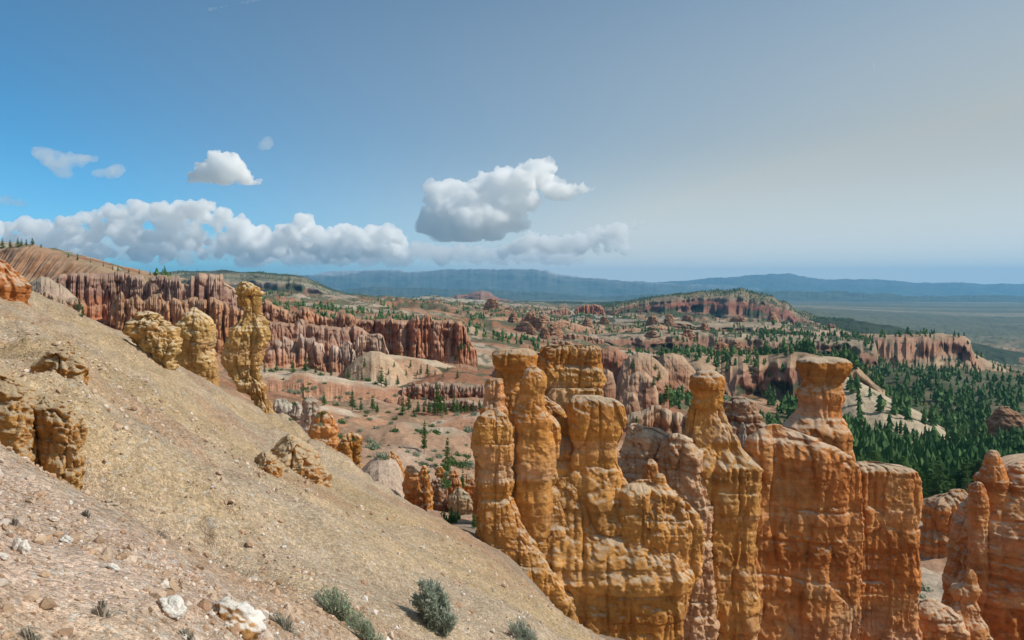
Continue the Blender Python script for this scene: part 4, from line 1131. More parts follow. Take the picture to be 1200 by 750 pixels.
loft('spire', [(479, 807, 846), (485, 806, 849), (495, 803, 853), (508, 799, 860), (522, 796, 866), (535, 790, 878), (546, 784, 889), (556, 781, 888), (580, 782, 885), (610, 786, 882), (660, 798, 882), (720, 802, 886), (800, 800, 890), (880, 790, 895)], 61.5, parent=B, ratio=0.5, n=300, seed=133, amp=0.34, strata=0.06, p=3.0, crev=0.36, crevw=2.2, m=300, runnel=1.2)
cp = loft('capstone', [(438, 816, 842), (440, 811, 847), (446, 809, 849), (455, 809, 849), (462, 811, 847.5), (465, 813, 846), (470, 810, 847), (476, 810.5, 845), (480, 814, 841)], 61.5, parent=B, ratio=0.9, n=110, seed=134, amp=0.13, strata=0.06, p=2.8)
loft('shoulder', [(512, 783, 800), (520, 777, 812), (535, 772, 822), (560, 772, 828), (620, 778, 832), (700, 786, 838), (820, 790, 840)], 60.2, parent=B, ratio=0.6, n=150, seed=135, amp=0.34, strata=0.12, crev=0.3, pal=[(0, (0.60, 0.32, 0.16)), (1, (0.66, 0.44, 0.27))])

# mushroom rock behind the right fin
Mr = fin('hoodoo', 'mushroom shaped orange hoodoo with a flat overhanging cap behind the right fin', 'hoodoo', 955, 560, 76)
loft('shaft', [(447, 944, 984), (451, 943, 986), (456, 938, 987), (462, 936, 991), (470, 939, 990), (478, 938, 986), (486, 933, 986), (492, 925, 990), (498, 918, 994), (506, 915, 998), (515, 918, 1000), (524, 925, 998), (560, 915, 1000), (660, 905, 1010)], 76, M_fin, pal=PAL_RED, parent=Mr, ratio=0.7, n=170, seed=141, amp=0.28, strata=0.16, crev=0.22)
loft('capstone', [(421, 940, 986), (423, 938, 991), (430, 938, 991), (437, 940, 989), (443, 943, 985), (447, 946, 983), (450, 949, 980)], 76, M_fin, pal=PAL_ORA, parent=Mr, ratio=0.8, n=150, seed=142, amp=0.20, strata=0.12, p=3.2, crev=0.25, crevw=1.6, top_round=0.1)
# dark rock between the spire and the mushroom
loft('rock', [(467, 858, 872), (471, 848, 880), (480, 845, 884), (492, 843, 892), (502, 842, 898), (520, 841, 904), (560, 840, 912), (680, 838, 920)], 120, M_fin_far, pal=PAL_BRN, ratio=0.5, n=170, seed=143, amp=0.6, strata=0.4, crev=0.7, crevw=4, label='dark brown pointed rock behind the thin necked spire', cat='rock')
loft('pinnacle', [(496, 868, 872), (502, 866, 874), (512, 864, 877), (540, 862, 880), (600, 860, 884)], 80, M_fin, pal=PAL_GRY, ratio=0.8, n=60, seed=144, amp=0.15, strata=0.06, label='slim white pinnacle right of the thin necked spire', cat='pinnacle')

# right foreground fin
Cf = fin('rock_fin', 'massive red fin cut by the right edge of the view with a pale lumpy crest', 'rock fin', 1180, 760, 84)
loft('body', [(553, 1156, 1300), (558, 1150, 1320), (568, 1146, 1330), (582, 1140, 1340), (598, 1130, 1340), (608, 1124, 1340), (616, 1122, 1340), (625, 1126, 1340), (645, 1119, 1340), (665, 1118, 1340), (685, 1112, 1340), (697, 1114, 1340), (760, 1108, 1340), (900, 1100, 1350)], 86, M_fin, pal=PAL_RED, parent=Cf, ratio=0.5, dmax=9, n=340, seed=151, amp=0.5, strata=0.30, p=2.6, crev=0.4, crevw=4, m=300)
loft('knob', [(529, 1160, 1168), (533, 1157, 1171), (542, 1156, 1172), (549, 1152, 1176), (562, 1148, 1180)], 84, M_fin, pal=PAL_RED, parent=Cf, ratio=0.9, n=70, seed=152, amp=0.18, strata=0.08)
loft('knob', [(543, 1192, 1202), (548, 1184, 1212), (556, 1180, 1220), (566, 1176, 1226)], 84, M_fin, pal=PAL_RED, parent=Cf, ratio=0.8, n=70, seed=153, amp=0.2, strata=0.1)
loft('knob', [(566, 1142, 1150), (572, 1139, 1153), (584, 1136, 1156)], 82.5, M_fin, pal=PAL_RED, parent=Cf, ratio=0.9, n=60, seed=154, amp=0.15, strata=0.1)
# small spire in front of it
loft('spire', [(668, 1135, 1141), (672, 1131, 1144), (682, 1129, 1146), (688, 1119, 1147), (694, 1116, 1148), (704, 1117, 1147), (720, 1110, 1150), (740, 1098, 1153), (770, 1088, 1160), (860, 1080, 1170)], 66, M_fin, pal=PAL_RED, ratio=0.7, n=150, seed=161, amp=0.25, strata=0.14, crev=0.2, label='small stepped red spire standing in front of the massive right hand fin', cat='spire')
loft('rock', [(704, 1082, 1098), (709, 1072, 1112), (718, 1068, 1124), (740, 1064, 1130), (820, 1060, 1140)], 64.5, M_fin, pal=PAL_RED, ratio=0.7, n=130, seed=162, amp=0.35, strata=0.12, label='low white topped rock at the foot of the small stepped spire', cat='rock')
# rocks at the back of that gully
loft('rock_wall', [(575, 1112, 1130), (582, 1096, 1142), (592, 1082, 1150), (606, 1078, 1150), (616, 1080, 1150), (620, 1078, 1150), (626, 1075, 1150), (652, 1074, 1150), (720, 1070, 1160)], 150, M_fin_far, pal=PAL_RED, ratio=0.5, n=190, seed=163, amp=0.8, strata=0.7, crev=0.6, crevw=4, label='two layered red rock wall closing the gully below the forest', cat='rock wall')
loft('rock', [(478, 1172, 1182), (484, 1166, 1192), (494, 1160, 1202), (508, 1158, 1206)], 520, M_wall, pal=PAL_BRN, ratio=0.8, n=80, seed=164, amp=1.2, strata=0.6, label='brown rock outcrop among the forest trees near the right edge', cat='rock')

# ------------------------------------------------------------------ yellow pinnacles on the slope crest
loft('hoodoo', [(365, 172, 177), (369, 165, 184), (374, 161, 189), (379, 156, 195), (385, 155, 201), (391, 157, 205), (395, 161, 204), (400, 163, 208), (407, 165, 208), (413, 169, 205), (420, 177, 201), (424, 176, 203), (440, 176, 206), (470, 176, 210)], min(hit(194, 430), 60) + 0.3, M_yel, pal=PAL_YEL, ratio=0.85, n=170, seed=171, amp=0.30, strata=0.08, crev=0.2, crevw=1.4,
     label='squat lumpy yellow pinnacle with a tapering base, leftmost of the three on the crest', cat='hoodoo')
loft('hoodoo', [(361, 224, 231), (367, 219, 238), (374, 215, 245), (382, 211, 248), (390, 209, 250), (397, 208, 250), (403, 206, 250), (410, 208, 247), (416, 209, 251), (424, 210, 254), (432, 212, 255), (445, 214, 256), (490, 214, 258)], min(hit(240, 438), 60) + 0.3, M_yel, pal=PAL_YEL, ratio=0.8, n=170, seed=172, amp=0.28, strata=0.08, crev=0.2, crevw=1.6,
     label='egg shaped yellow pinnacle, middle one of the three on the crest', cat='hoodoo')
loft('hoodoo', [(332, 280, 291), (337, 278, 299), (350, 279, 303), (360, 281, 304), (367, 283, 304), (373, 280, 307), (382, 274, 310), (392, 269, 312), (400, 264, 311), (415, 263, 308), (430, 265, 306), (440, 268, 306), (449, 278, 309), (460, 288, 312), (470, 296, 315), (480, 300, 319), (490, 300, 322), (530, 300, 325)], min(hit(312, 484), 60) + 0.3, M_yel, pal=PAL_YEL, ratio=0.75, n=170, seed=173, amp=0.28, strata=0.06, crev=0.22, crevw=2.2, m=200,
     label='tallest slender yellow pinnacle, rightmost of the three on the crest', cat='hoodoo')
# rock outcrops breaking through the slope
loft('outcrop', [(298, -45, -8), (304, -60, 4), (312, -70, 14), (320, -80, 24), (328, -90, 34), (336, -90, 41), (350, -90, 42), (364, -85, 40), (400, -80, 44)], 40, M_fin, pal=[(0, (0.62, 0.20, 0.06)), (0.6, (0.64, 0.25, 0.085)), (1, (0.62, 0.34, 0.16))], ratio=0.5, n=220, seed=181, amp=0.42, strata=0.12, crev=0.35, crevw=1.8, label='bright orange rock outcrop at the upper left edge of the slope', cat='outcrop')
outcrop([(404, 72, 84), (409, 62, 98), (418, 56, 106), (430, 50, 109), (446, 46, 111), (462, 46, 110), (476, 50, 108), (490, 46, 108)], 16.2, 'rounded orange rock face bulging from the middle of the left slope', 182, amp=0.20, strata=0.05, crev=0.14, crevw=0.7)
outcrop([(420, -30, 8), (428, -50, 26), (440, -64, 48), (454, -72, 62), (470, -76, 72), (486, -76, 76), (512, -70, 78)], 12.0, 'long crumbling orange rock face at the left edge below the rounded face', 183, amp=0.18, strata=0.05, crev=0.14, crevw=0.6)
outcrop([(466, 50, 70), (472, 42, 86), (482, 40, 96), (494, 42, 103), (508, 52, 105), (534, 52, 107)], 12.3, 'lowest orange rock face of the left slope, where the pink scree begins', 184, amp=0.14, strata=0.04, crev=0.1, crevw=0.5)
TANP = [(0, (0.42, 0.29, 0.16)), (0.5, (0.44, 0.33, 0.20)), (1, (0.46, 0.36, 0.24))]
outcrop([(512, 334, 352), (517, 326, 362), (526, 320, 372), (536, 316, 378), (548, 316, 382), (566, 320, 386)], hit(345, 552), 'tan lumpy outcrop with orange hollows on the slope crest', 185, pal=[(0, (0.62, 0.32, 0.10)), (1, (0.66, 0.44, 0.22))], amp=0.3, strata=0.05, crev=0.3, crevw=1.2)
outcrop([(532, 306, 318), (537, 302, 326), (546, 300, 329), (556, 302, 330), (568, 306, 331)], hit(315, 554), 'small orange rock nub left of the tan lumpy outcrop', 186, amp=0.16, strata=0.04)
# rocks rising behind the crest
Cr = [
    ('outcrop', [(505, 408, 412), (509, 404, 418), (516, 402, 424), (526, 396, 426), (534, 394, 425), (542, 390, 424), (560, 386, 424), (600, 384, 424)], 72, PAL_ORA, 0.45, 0.4, 'craggy dark orange outcrop rising behind the crest of the slope'),
    ('column', [(484, 372, 388), (490, 368, 392), (500, 366, 394), (520, 364, 397), (545, 366, 400), (600, 366, 402)], 92, PAL_RED, 0.7, 0.3, 'smooth pinkish red column behind the craggy dark orange outcrop'),
    ('column', [(470, 322, 338), (474, 318, 344), (482, 317, 346), (496, 318, 348), (520, 318, 350), (580, 318, 352)], 125, PAL_GRY, 0.7, 0.4, 'pale grey column, leftmost of the whitish group right of the tall pinnacle'),
    ('column', [(472, 344, 350), (476, 341, 353), (486, 340, 354), (520, 338, 356), (580, 338, 356)], 120, PAL_GRY, 0.8, 0.3, 'slim pale grey column in the middle of the whitish group'),
    ('column', [(466, 358, 366), (470, 355, 369), (480, 354, 371), (492, 352, 374), (520, 348, 380), (580, 346, 384)], 112, PAL_GRY, 0.8, 0.4, 'white streaked column, rightmost of the whitish group behind the crest'),
    ('spire', [(547, 477, 486), (551, 474, 490), (560, 473, 493), (575, 472, 496), (592, 474, 499), (620, 474, 500)], 78, PAL_RED, 0.8, 0.25, 'reddish orange spire at the end of the pale hump behind the crest'),
    ('spire', [(529, 456, 461), (533, 454, 465), (540, 453, 470), (552, 452, 474)], 96, PAL_ORA, 0.8, 0.25, 'little orange pinnacle on top of the pale hump'),
    ('spire', [(546, 495, 499), (551, 492, 502), (562, 491, 504), (580, 490, 506), (610, 488, 508)], 118, PAL_ORA, 0.8, 0.3, 'slender brown orange spire right of the reddish spire'),
    ('spire', [(547, 514, 518), (552, 511, 521), (565, 510, 523), (590, 509, 525)], 128, PAL_ORA, 0.8, 0.3, 'slender tan spire behind the tall lone pine'),
    ('spire', [(552, 528, 534), (556, 525, 537), (566, 524, 541), (590, 520, 546)], 132, PAL_RED, 0.7, 0.3, 'blunt red spire just left of the central fin'),
    ('rock', [(556, 544, 552), (560, 538, 560), (570, 536, 566), (590, 534, 572)], 134, PAL_RED, 0.7, 0.4, 'low red rock tucked against the left side of the central fin'),
    ('rock', [(572, 534, 540), (578, 528, 548), (588, 524, 556), (600, 526, 562), (630, 530, 566)], 124, TANP, 0.6, 0.5, 'tan sunlit rock with a dark brown side behind the lone pine'),
    ('rock', [(562, 506, 514), (568, 500, 520), (580, 496, 524), (600, 494, 528)], 126, PAL_BRN, 0.6, 0.5, 'brown shaded rock left of the lone pine'),
]
for i, (nm, rows, yy, pal, ra, am, lab) in enumerate(Cr):
    loft(nm, rows, yy, M_fin if yy < 100 else M_fin_far, pal=pal, ratio=ra, n=110, seed=200 + i, amp=am, strata=0.10 + 0.001 * yy, crev=0.25, crevw=1.6, label=lab, cat={'outcrop': 'outcrop', 'column': 'rock column', 'spire': 'spire', 'rock': 'rock'}[nm])
ridge('ridge', 'pale pinkish hump just behind the crest of the near slope', 'ridge',
      [(408, 580), (416, 562), (424, 550), (434, 540), (444, 536), (456, 537), (464, 541), (470, 552), (476, 570), (482, 596)], 88, 14, 14, PROF['dome'], [(0, (0.44, 0.33, 0.25)), (1, (0.47, 0.36, 0.28))], M_canyon, step=0.5, spur=0.7, spurw=4, rough=0.25, seed=231, foot=[(408, 610), (482, 625)])

print('HITS', [round(hit(*q), 1) for q in ((84, 474), (30, 492), (80, 524), (194, 430), (240, 438), (312, 484), (282, 738))])

# ------------------------------------------------------------------ vegetation
dg = bpy.context.evaluated_depsgraph_get()
dg.update()


def ray(u, v):
    """the surface seen at a point of the photograph: (position, distance) or None"""
    dr = Vector(P(u, v, 1.0)).normalized()
    ok, loc, nrm, idx, ob, mt = scn.ray_cast(dg, Vector((0, 0, 0)) + dr * 0.5, dr)
    return (loc, ob, nrm) if ok else None


def drop(x, y, top=500.0):
    ok, loc, nrm, idx, ob, mt = scn.ray_cast(dg, Vector((x, y, top)), Vector((0, 0, -1)))
    return (loc, ob, nrm) if ok else None


def tube(path, rad, k=5):
    V, Fc = [], []
    path = np.asarray(path, float)
    for i, (p, r) in enumerate(zip(path, rad)):
        a = np.linspace(0, 2 * np.pi, k, endpoint=False)
        V.append(p + np.stack([np.cos(a) * r, np.sin(a) * r, np.zeros(k)], -1))
    return np.concatenate(V), grid_faces(len(path), k, True)


def pine_parts(seed, lod):
    """unit-height conifer: (trunk verts, faces), (crown verts, faces)"""
    r = random.Random(seed)
    slim = r.uniform(0.15, 0.24)
    bare = r.uniform(0.06, 0.22)
    lean = (r.uniform(-.03, .03), r.uniform(-.03, .03))
    hs = np.linspace(0, 1, 6)
    tp = [(lean[0] * h * h, lean[1] * h * h, h * 0.98) for h in hs]
    Tv, Tf = tube(tp, [0.016 * (1 - 0.93 * h) + 0.001 for h in hs], 6)
    tv, tf = [Tv], [Tf]
    nt_ = len(Tv)
    cv, n = [], 0
    levels = {0: 26, 1: 15, 2: 6}[lod]
    for i in range(levels):
        h = bare + (1 - bare) * (i + r.random() * 0.8) / levels
        rad = slim * ((1 - h) / (1 - bare)) ** 0.75 * r.uniform(0.65, 1.15) + 0.015
        nb = {0: 6, 1: 6, 2: 3}[lod]
        a0 = r.random() * 6.28
        for b in range(nb):
            if r.random() < 0.14: continue
            a = a0 + b * 6.283 / nb + r.uniform(-.4, .4)
            L = rad * r.uniform(0.6, 1.15)
            dx, dy = math.cos(a), math.sin(a)
            up = r.uniform(-0.25, 0.25) + (0.35 if h > .8 else 0)
            base = np.array([lean[0] * h * h, lean[1] * h * h, h])
            tip = base + np.array([dx * L, dy * L, up * L])
            if lod == 0:
                bv, bf = tube([base, tip], [0.005 * (1 - h) + 0.0018, 0.0008], 3)
                tv.append(bv)
                tf.append(bf + nt_)
                nt_ += len(bv)
            nk = {0: 9, 1: 5, 2: 2}[lod]
            for q in range(nk):
                t = (q + 0.6 + r.random() * .5) / nk
                if t < 0.25: t = 0.25 + r.random() * .2
                c = base + (tip - base) * min(t, 1.05) + np.array([r.gauss(0, 1), r.gauss(0, 1), r.gauss(0, .7)]) * L * 0.09
                sz = {0: 0.034, 1: 0.062, 2: 0.085}[lod] * r.uniform(0.6, 1.3) * (0.55 + 0.6 * (1 - h))
                for w in range({0: 4, 1: 3, 2: 2}[lod]):
                    d1 = np.array([r.gauss(0, 1) + dx, r.gauss(0, 1) + dy, r.gauss(0, .55)])
                    d1 /= np.linalg.norm(d1)
                    d2 = np.cross(d1, [r.gauss(0, 1), r.gauss(0, 1), r.gauss(0, 1)])
                    d2 /= np.linalg.norm(d2) + 1e-9
                    cv.append([c - d1 * sz * .5 - d2 * sz * .34, c - d1 * sz * .3 + d2 * sz * .34, c + d1 * sz])
    cv = np.array(cv).reshape(-1, 3)
    cf = np.arange(len(cv)).reshape(-1, 3)
    return (np.concatenate(tv), np.concatenate(tf)), (cv, cf)


def pine_proto(seed, lod, needles):
    (tv, tf), (cv, cf) = pine_parts(seed, lod)
    t = mesh_obj('trunk', tv, [tf], M_bark)
    c = mesh_obj('crown', cv, [cf], needles, smooth=False)
    md = (t.data, c.data)
    bpy.data.objects.remove(t)
    bpy.data.objects.remove(c)
    return md


PINES = [pine_proto(500 + i, 1, M_need if i % 3 else M_needd) for i in range(7)]
PINES0 = [pine_proto(520 + i, 0, M_need) for i in range(2)]


def single_mesh(md):
    """one mesh for a tree too small to show its parts"""
    tv = np.array([v.co[:] for v in md[0].vertices])
    cv = np.array([v.co[:] for v in md[1].vertices])
    tf = np.array([p.vertices[:] for p in md[0].polygons if len(p.vertices) == 4])
    cf = np.array([p.vertices[:] for p in md[1].polygons]) + len(tv)
    o = mesh_obj('pine_tree', np.concatenate([tv, cv]), [tf, cf], None, mats=[md[0].materials[0], md[1].materials[0]],
                 mat_idx=np.concatenate([np.zeros(len(tf)), np.ones(len(cf))]), smooth=False)
    me = o.data
    bpy.data.objects.remove(o)
    return me


SMALL = [single_mesh(m) for m in PINES]


def put_pine(loc, hgt, label, group, big=False, near=False, wide=1.0):
    md = rnd.choice(PINES0 if near else PINES)
    rz = rnd.random() * 6.28
    if big or near:
        o = bpy.data.objects.new('pine_tree', None)
        COL.objects.link(o)
        for nm, me in zip(('trunk', 'crown'), md):
            c = bpy.data.objects.new(nm, me)
            COL.objects.link(c)
            c.parent = o
    else:
        o = bpy.data.objects.new('pine_tree', rnd.choice(SMALL))
        COL.objects.link(o)
    o.location = loc
    o.rotation_euler = (0, 0, rz)
    o.scale = (hgt * wide, hgt * wide, hgt)
    tag(o, label, 'tree', group)
    return o


def blob_bush(seed, n, sz, flat=0.7):
    r = random.Random(seed)
    cv = []
    for i in range(n):
        a, b = r.random() * 6.28, math.acos(r.random())
        R = r.random() ** 0.4
        R *= 0.75 + 0.35 * math.sin(3 * a + seed) * math.sin(2 * b)
        c = np.array([math.sin(b) * math.cos(a) * R, math.sin(b) * math.sin(a) * R, math.cos(b) * R * flat + 0.05])
        for w in range(2):
            d1 = np.array([r.gauss(0, 1), r.gauss(0, 1), r.gauss(0, 1)])
            d1 /= np.linalg.norm(d1)
            d2 = np.cross(d1, [r.gauss(0, 1), r.gauss(0, 1), r.gauss(0, 1)])
            d2 /= np.linalg.norm(d2) + 1e-9
            s = sz * r.uniform(.6, 1.3)
            cv.append([c - d1 * s - d2 * s * .5, c - d1 * s * .6 + d2 * s * .5, c + d1 * s])
    cv = np.array(cv).reshape(-1, 3)
    return cv, np.arange(len(cv)).reshape(-1, 3)


def bush_proto(seed, mat, n=120, sz=0.14):
    cv, cf = blob_bush(seed, n, sz)
    o = mesh_obj('bush', cv, [cf], mat, smooth=False)
    me = o.data
    bpy.data.objects.remove(o)
    return me


BUSH = [bush_proto(540 + i, M_bush if i % 2 else M_needd) for i in range(4)]


def put_bush(loc, w, h, label, group):
    o = bpy.data.objects.new('bush', rnd.choice(BUSH))
    COL.objects.link(o)
    o.location = loc
    o.rotation_euler = (0, 0, rnd.random() * 6.28)
    o.scale = (w, w, h)
    tag(o, label, 'bush', group)


def px_trees(items, label, group, bush=False, wide=1.0):
    for (u, v, h) in items:
        q = ray(u, v)
        if not q: continue
        loc, ob, nr = q
        k = loc.y / F
        if bush:
            put_bush((loc.x, loc.y, loc.z - 0.1 * h * k), h * 0.75 * k, h * k, label, group)
        else:
            put_pine((loc.x, loc.y, loc.z - 0.03 * h * k), h * k, label, group, big=h > 11, wide=wide)


px_trees([(343, 437, 17), (358, 436.5, 20), (324, 437, 13), (310, 438, 10), (370, 439, 11), (388, 441, 12), (408, 445, 14), (424, 446, 13), (447, 452, 23), (427, 431, 12), (452, 454, 14)],
         'small pine along the crest of the long pink ridge', 'pines on the pink ridge crest')
px_trees([(380, 476, 18), (413, 481, 24), (423, 483, 15), (437, 481, 19), (442, 485, 14), (472, 487, 22), (479, 482, 21), (490, 486, 17), (497, 485, 14), (503, 486, 17), (466, 453, 14)],
         'green pine on the flat at the foot of the pink ridge', 'pines on the flat')
px_trees([(513, 486, 36), (516, 486, 24), (509, 487, 20), (520, 484, 20), (532, 483, 22), (523, 485, 12), (540, 485, 15), (548, 484, 14), (555, 483, 15), (545, 485, 12), (536, 484, 16), (562, 482, 14)],
         'tall green pine in the row before the lowest dark red wall', 'pines before the dark red wall')
px_trees([(481, 431, 10), (493, 439, 13), (501, 441, 15), (489, 440, 7), (525, 434, 6), (536, 444, 11), (462, 431, 8), (455, 440, 9), (510, 441, 8), (519, 443, 7), (476, 441, 8)],
         'little pine on the smooth tan ridge below the red fluted wall', 'pines on the tan ridge')
px_trees([(533, 423, 9), (541, 411, 14), (548, 412, 13), (468, 416, 8), (460, 415, 7), (484, 419, 6), (537, 412, 12)],
         'dark pine in the shade at the foot of the red fluted wall', 'pines at the red wall foot')
px_trees([(348, 461, 8), (394, 475, 7), (408, 462, 7), (401, 496, 10), (400, 513, 9), (438, 526, 16), (446, 536, 13), (452, 538, 9), (434, 518, 10), (458, 497, 7), (462, 506, 10), (497, 508, 12), (510, 508, 12), (506, 500, 7), (549, 506, 13),
          (488, 534, 9), (478, 530, 6), (503, 540, 8), (515, 536, 9), (530, 544, 16), (540, 546, 14), (550, 546, 13), (536, 534, 9), (546, 536, 10), (494, 545, 7), (510, 546, 7), (466, 480, 5), (428, 488, 5), (520, 548, 7)],
         'grey green bush dotting the bare pink basin left of the central fin', 'bushes in the pink basin', bush=True)
px_trees([(376, 440, 8), (432, 446, 7), (318, 435, 8), (330, 434, 7), (414, 446, 6), (440, 450, 6), (470, 486, 6), (455, 484, 6), (430, 484, 6), (485, 488, 7), (535, 487, 8), (556, 486, 8)],
         'low dark green bush beside the pines of the pink ridge and flat', 'bushes among the basin pines', bush=True)
px_trees([(746, 496, 9), (772, 446, 12), (766, 452, 10), (781, 470, 20), (774, 474, 14), (790, 476, 13), (784, 480, 10), (740, 432, 9), (768, 434, 8), (722, 430, 7), (796, 470, 12), (805, 474, 12)],
         'bushy green tree in the hollow between the domes and the bench cliff', 'trees by the domes', wide=1.5)
px_trees([(3, 291, 12), (12, 290, 9), (21, 290, 12), (25, 289, 9), (31, 289, 9), (38, 288.5, 10), (-6, 291, 10), (48, 290.5, 5)], 'dark pine on the skyline of the banded brown hill at the far left', 'pines on the brown hill', wide=1.2)
px_trees([(91, 305.5, 9), (80, 302.5, 6), (121, 313, 6), (132, 317, 6), (138, 318, 7), (151, 320, 6), (163, 321.5, 6), (176, 323, 6), (106, 308, 4)], 'small dark pine on the rim right of the banded hill', 'pines on the rim')
px_trees([(193, 321, 10)], 'lone larger pine on top of the tall red wall', None)
px_trees([(93, 366, 17), (97, 372, 14)], 'dark green pine beside the small orange cliff at the left', 'pines by the small cliff')
R3 = random.Random(31)
extra = []
while len(extra) < 70:
    u, v = R3.uniform(330, 560), R3.uniform(445, 560)
    if v > 470 + 0.45 * (u - 330) + 20: continue
    extra.append((u, v, R3.uniform(3, 7)))
px_trees(extra, 'low grey green shrub scattered over the pink ridges of the left basin', 'scattered basin shrubs', bush=True)
# lone pine and its neighbours below the crest
for (u, v, h, lab, near, wd) in ((519, 611, 56, 'tall lone pine with a bare trunk below the crest of the slope', True, 0.95), (524, 558, 46, 'taller thin pine right behind the lone pine', True, 0.7),
                                 (497, 532, 40, 'thin sparse half dead tree on the white wash', True, 0.6), (542, 624, 24, 'slim young green pine beside the central fin', False, 0.8), (505, 604, 16, 'short dark green pine left of the lone pine', False, 1.0), (556, 619, 20, 'small pine pressed against the central fin', False, 1.1)):
    q = ray(u, v)
    yy = q[0].y if q else 130
    if yy < 60:
        yy = 132.0
    k = yy / F
    x = (u - 600) * k
    g = drop(x, yy, 0)
    zz = g[0].z if g else (HV - v) * k
    put_pine((x, yy, zz - 0.2), h * k, lab, None, big=True, near=near, wide=wd)
for (u, v, h) in ((528, 612, 30), (522, 614, 22), (534, 608, 22)):
    q = ray(u, v)
    yy = q[0].y if q and q[0].y > 60 else 126.0
    g = drop((u - 600) * yy / F, yy, 0)
    put_bush((g[0].x, g[0].y, g[0].z - .3), h * 0.42 * yy / F, h * yy / F, 'bright green thicket at the foot of the lone pine', 'thicket by the lone pine')
px_trees([(1081, 692, 16), (1078, 700, 10)], 'yellow green bush in the gully beside the right fin', 'bushes in the right gully', bush=True)

# the forest on the right: nearest trees one by one, the rest of the wood as one mass
cand = []
R2 = random.Random(77)
tries = 0
while len(cand) < 4600 and tries < 90000:
    tries += 1
    y = 240 * math.exp(R2.random() * math.log(1500 / 240.0))
    u = R2.uniform(890, 1330)
    lim = np.interp(y, [240, 330, 420, 520, 700, 1000, 1500], [1010, 985, 960, 900, 870, 880, 900])
    if u < lim: continue
    x = (u - 600) / F * y
    dn = float(fbm(x / 45, y / 45, 0, 3, 91))
    keep = 0.95 if y < 520 else 0.62
    if dn < -0.15 and R2.random() < 0.8 * (1 if y > 380 else .4): continue
    if R2.random() > keep: continue
    cand.append((x, y))
trees = []
for (x, y) in cand:
    q = drop(x, y)
    if not q or q[2].z < 0.72: continue
    if q[1].name.startswith(('mesa', 'rock_wall', 'rock_fin', 'body', 'hoodoo')) and R2.random() < 0.7: continue
    if q[1].name.startswith('ridge') and R2.random() < 0.7: continue
    trees.append((q[0].x, q[0].y, q[0].z, R2.uniform(5.5, 16) * (0.8 if y > 800 else 1)))
trees.sort(key=lambda t: t[1])
IND = 215
for t in trees[:IND]:
    put_pine((t[0], t[1], t[2] - .3), t[3], 'green conifer in the nearest part of the dense forest behind the right hand fins', 'nearest trees of the valley forest', wide=1.15)
# scattered trees over the middle distance and the mesas
far = []
tries = 0
while len(far) < 5200 and tries < 90000:
    tries += 1
    y = 420 * math.exp(R2.random() * math.log(3600 / 420.0))
    u = R2.uniform(180, 1150)
    if u < 420 and y < 620: continue
    x = (u - 600) / F * y
    dn = float(fbm(x / (60 + y * .05), y / (60 + y * .05), 3, 3, 92))
    if dn < 0.02 + 0.25 * (u < 620): continue
    far.append((x, y))
def low_pine(seed, rnd_top=False):
    """far conifer: ragged stacked whorls around a tapering spine"""
    r = random.Random(seed)
    V, Fc = [], []
    T = 5
    for t in range(T):
        h0 = 0.08 + 0.84 * t / T
        h1 = min(h0 + 0.34, 1.0)
        R = (0.20 * (1 - t / T) ** 0.8 + 0.02) if not rnd_top else 0.24 * math.sin(math.pi * (0.22 + 0.66 * (t + 0.5) / T))
        b = len(V)
        V.append((0, 0, h1))
        a0 = r.random() * 6.28
        for s in range(7):
            q = R * (r.uniform(0.8, 1.25) if s % 2 else r.uniform(0.35, 0.7))
            a = a0 + s * 6.283 / 7
            V.append((math.cos(a) * q, math.sin(a) * q, h0 + r.uniform(-.03, .05)))
        for s in range(7):
            Fc.append((b, b + 1 + s, b + 1 + (s + 1) % 7))
    return np.array(V), np.array(Fc)


tries = 0
n0 = len(far)
while len(far) < n0 + 2600 and tries < 30000:
    tries += 1
    if tries % 3:
        y, u = R2.uniform(2150, 3150), R2.uniform(690, 1000)
    else:
        y, u = R2.uniform(2500, 3800), R2.uniform(150, 460)
    x = (u - 600) / F * y
    if float(fbm(x / 130, y / 130, 3, 3, 93)) > -0.25: far.append((x, y))
lo = [low_pine(560 + i, i % 3 == 2) for i in range(9)]
FV, FF, nn = [], [], 0
allm = [(t, 1.2) for t in trees[IND:]]
for (x, y) in far:
    q = drop(x, y, 620)
    if not q or q[2].z < 0.6: continue
    if q[1].name.startswith(('hoodoo', 'rock_wall', 'butte', 'spire', 'dome')): continue
    allm.append(((q[0].x, q[0].y, q[0].z, R2.uniform(4, 9)), 1.35))
for i, ((x, y, z, h), wd) in enumerate(allm):
    cv, cf = lo[i % 9]
    a = R2.random() * 6.28
    ca, sa = math.cos(a), math.sin(a)
    wd = wd * R2.uniform(0.7, 1.25)
    v = cv * [h * wd, h * wd, h]
    v = np.stack([v[:, 0] * ca - v[:, 1] * sa + x, v[:, 0] * sa + v[:, 1] * ca + y, v[:, 2] + z - 0.4], -1)
    FV.append(v)
    FF.append(cf + nn)
    nn += len(v)
fo = mesh_obj('forest', np.concatenate(FV), [np.concatenate(FF)], M_needd, smooth=False)
tag(fo, 'far forest of dark conifers covering the valley and the benches', kind='stuff')

# ------------------------------------------------------------------ foreground stones and shrubs
import bmesh
_bm = bmesh.new()
bmesh.ops.create_icosphere(_bm, subdivisions=1, radius=1)
ICO_V = np.array([v.co[:] for v in _bm.verts])
ICO_F = np.array([[v.index for v in f.verts] for f in _bm.faces])
_bm.free()
_bm = bmesh.new()
bmesh.ops.create_icosphere(_bm, subdivisions=5, radius=1)
BIG_V = np.array([v.co[:] for v in _bm.verts])
BIG_F = np.array([[v.index for v in f.verts] for f in _bm.faces])
_bm.free()


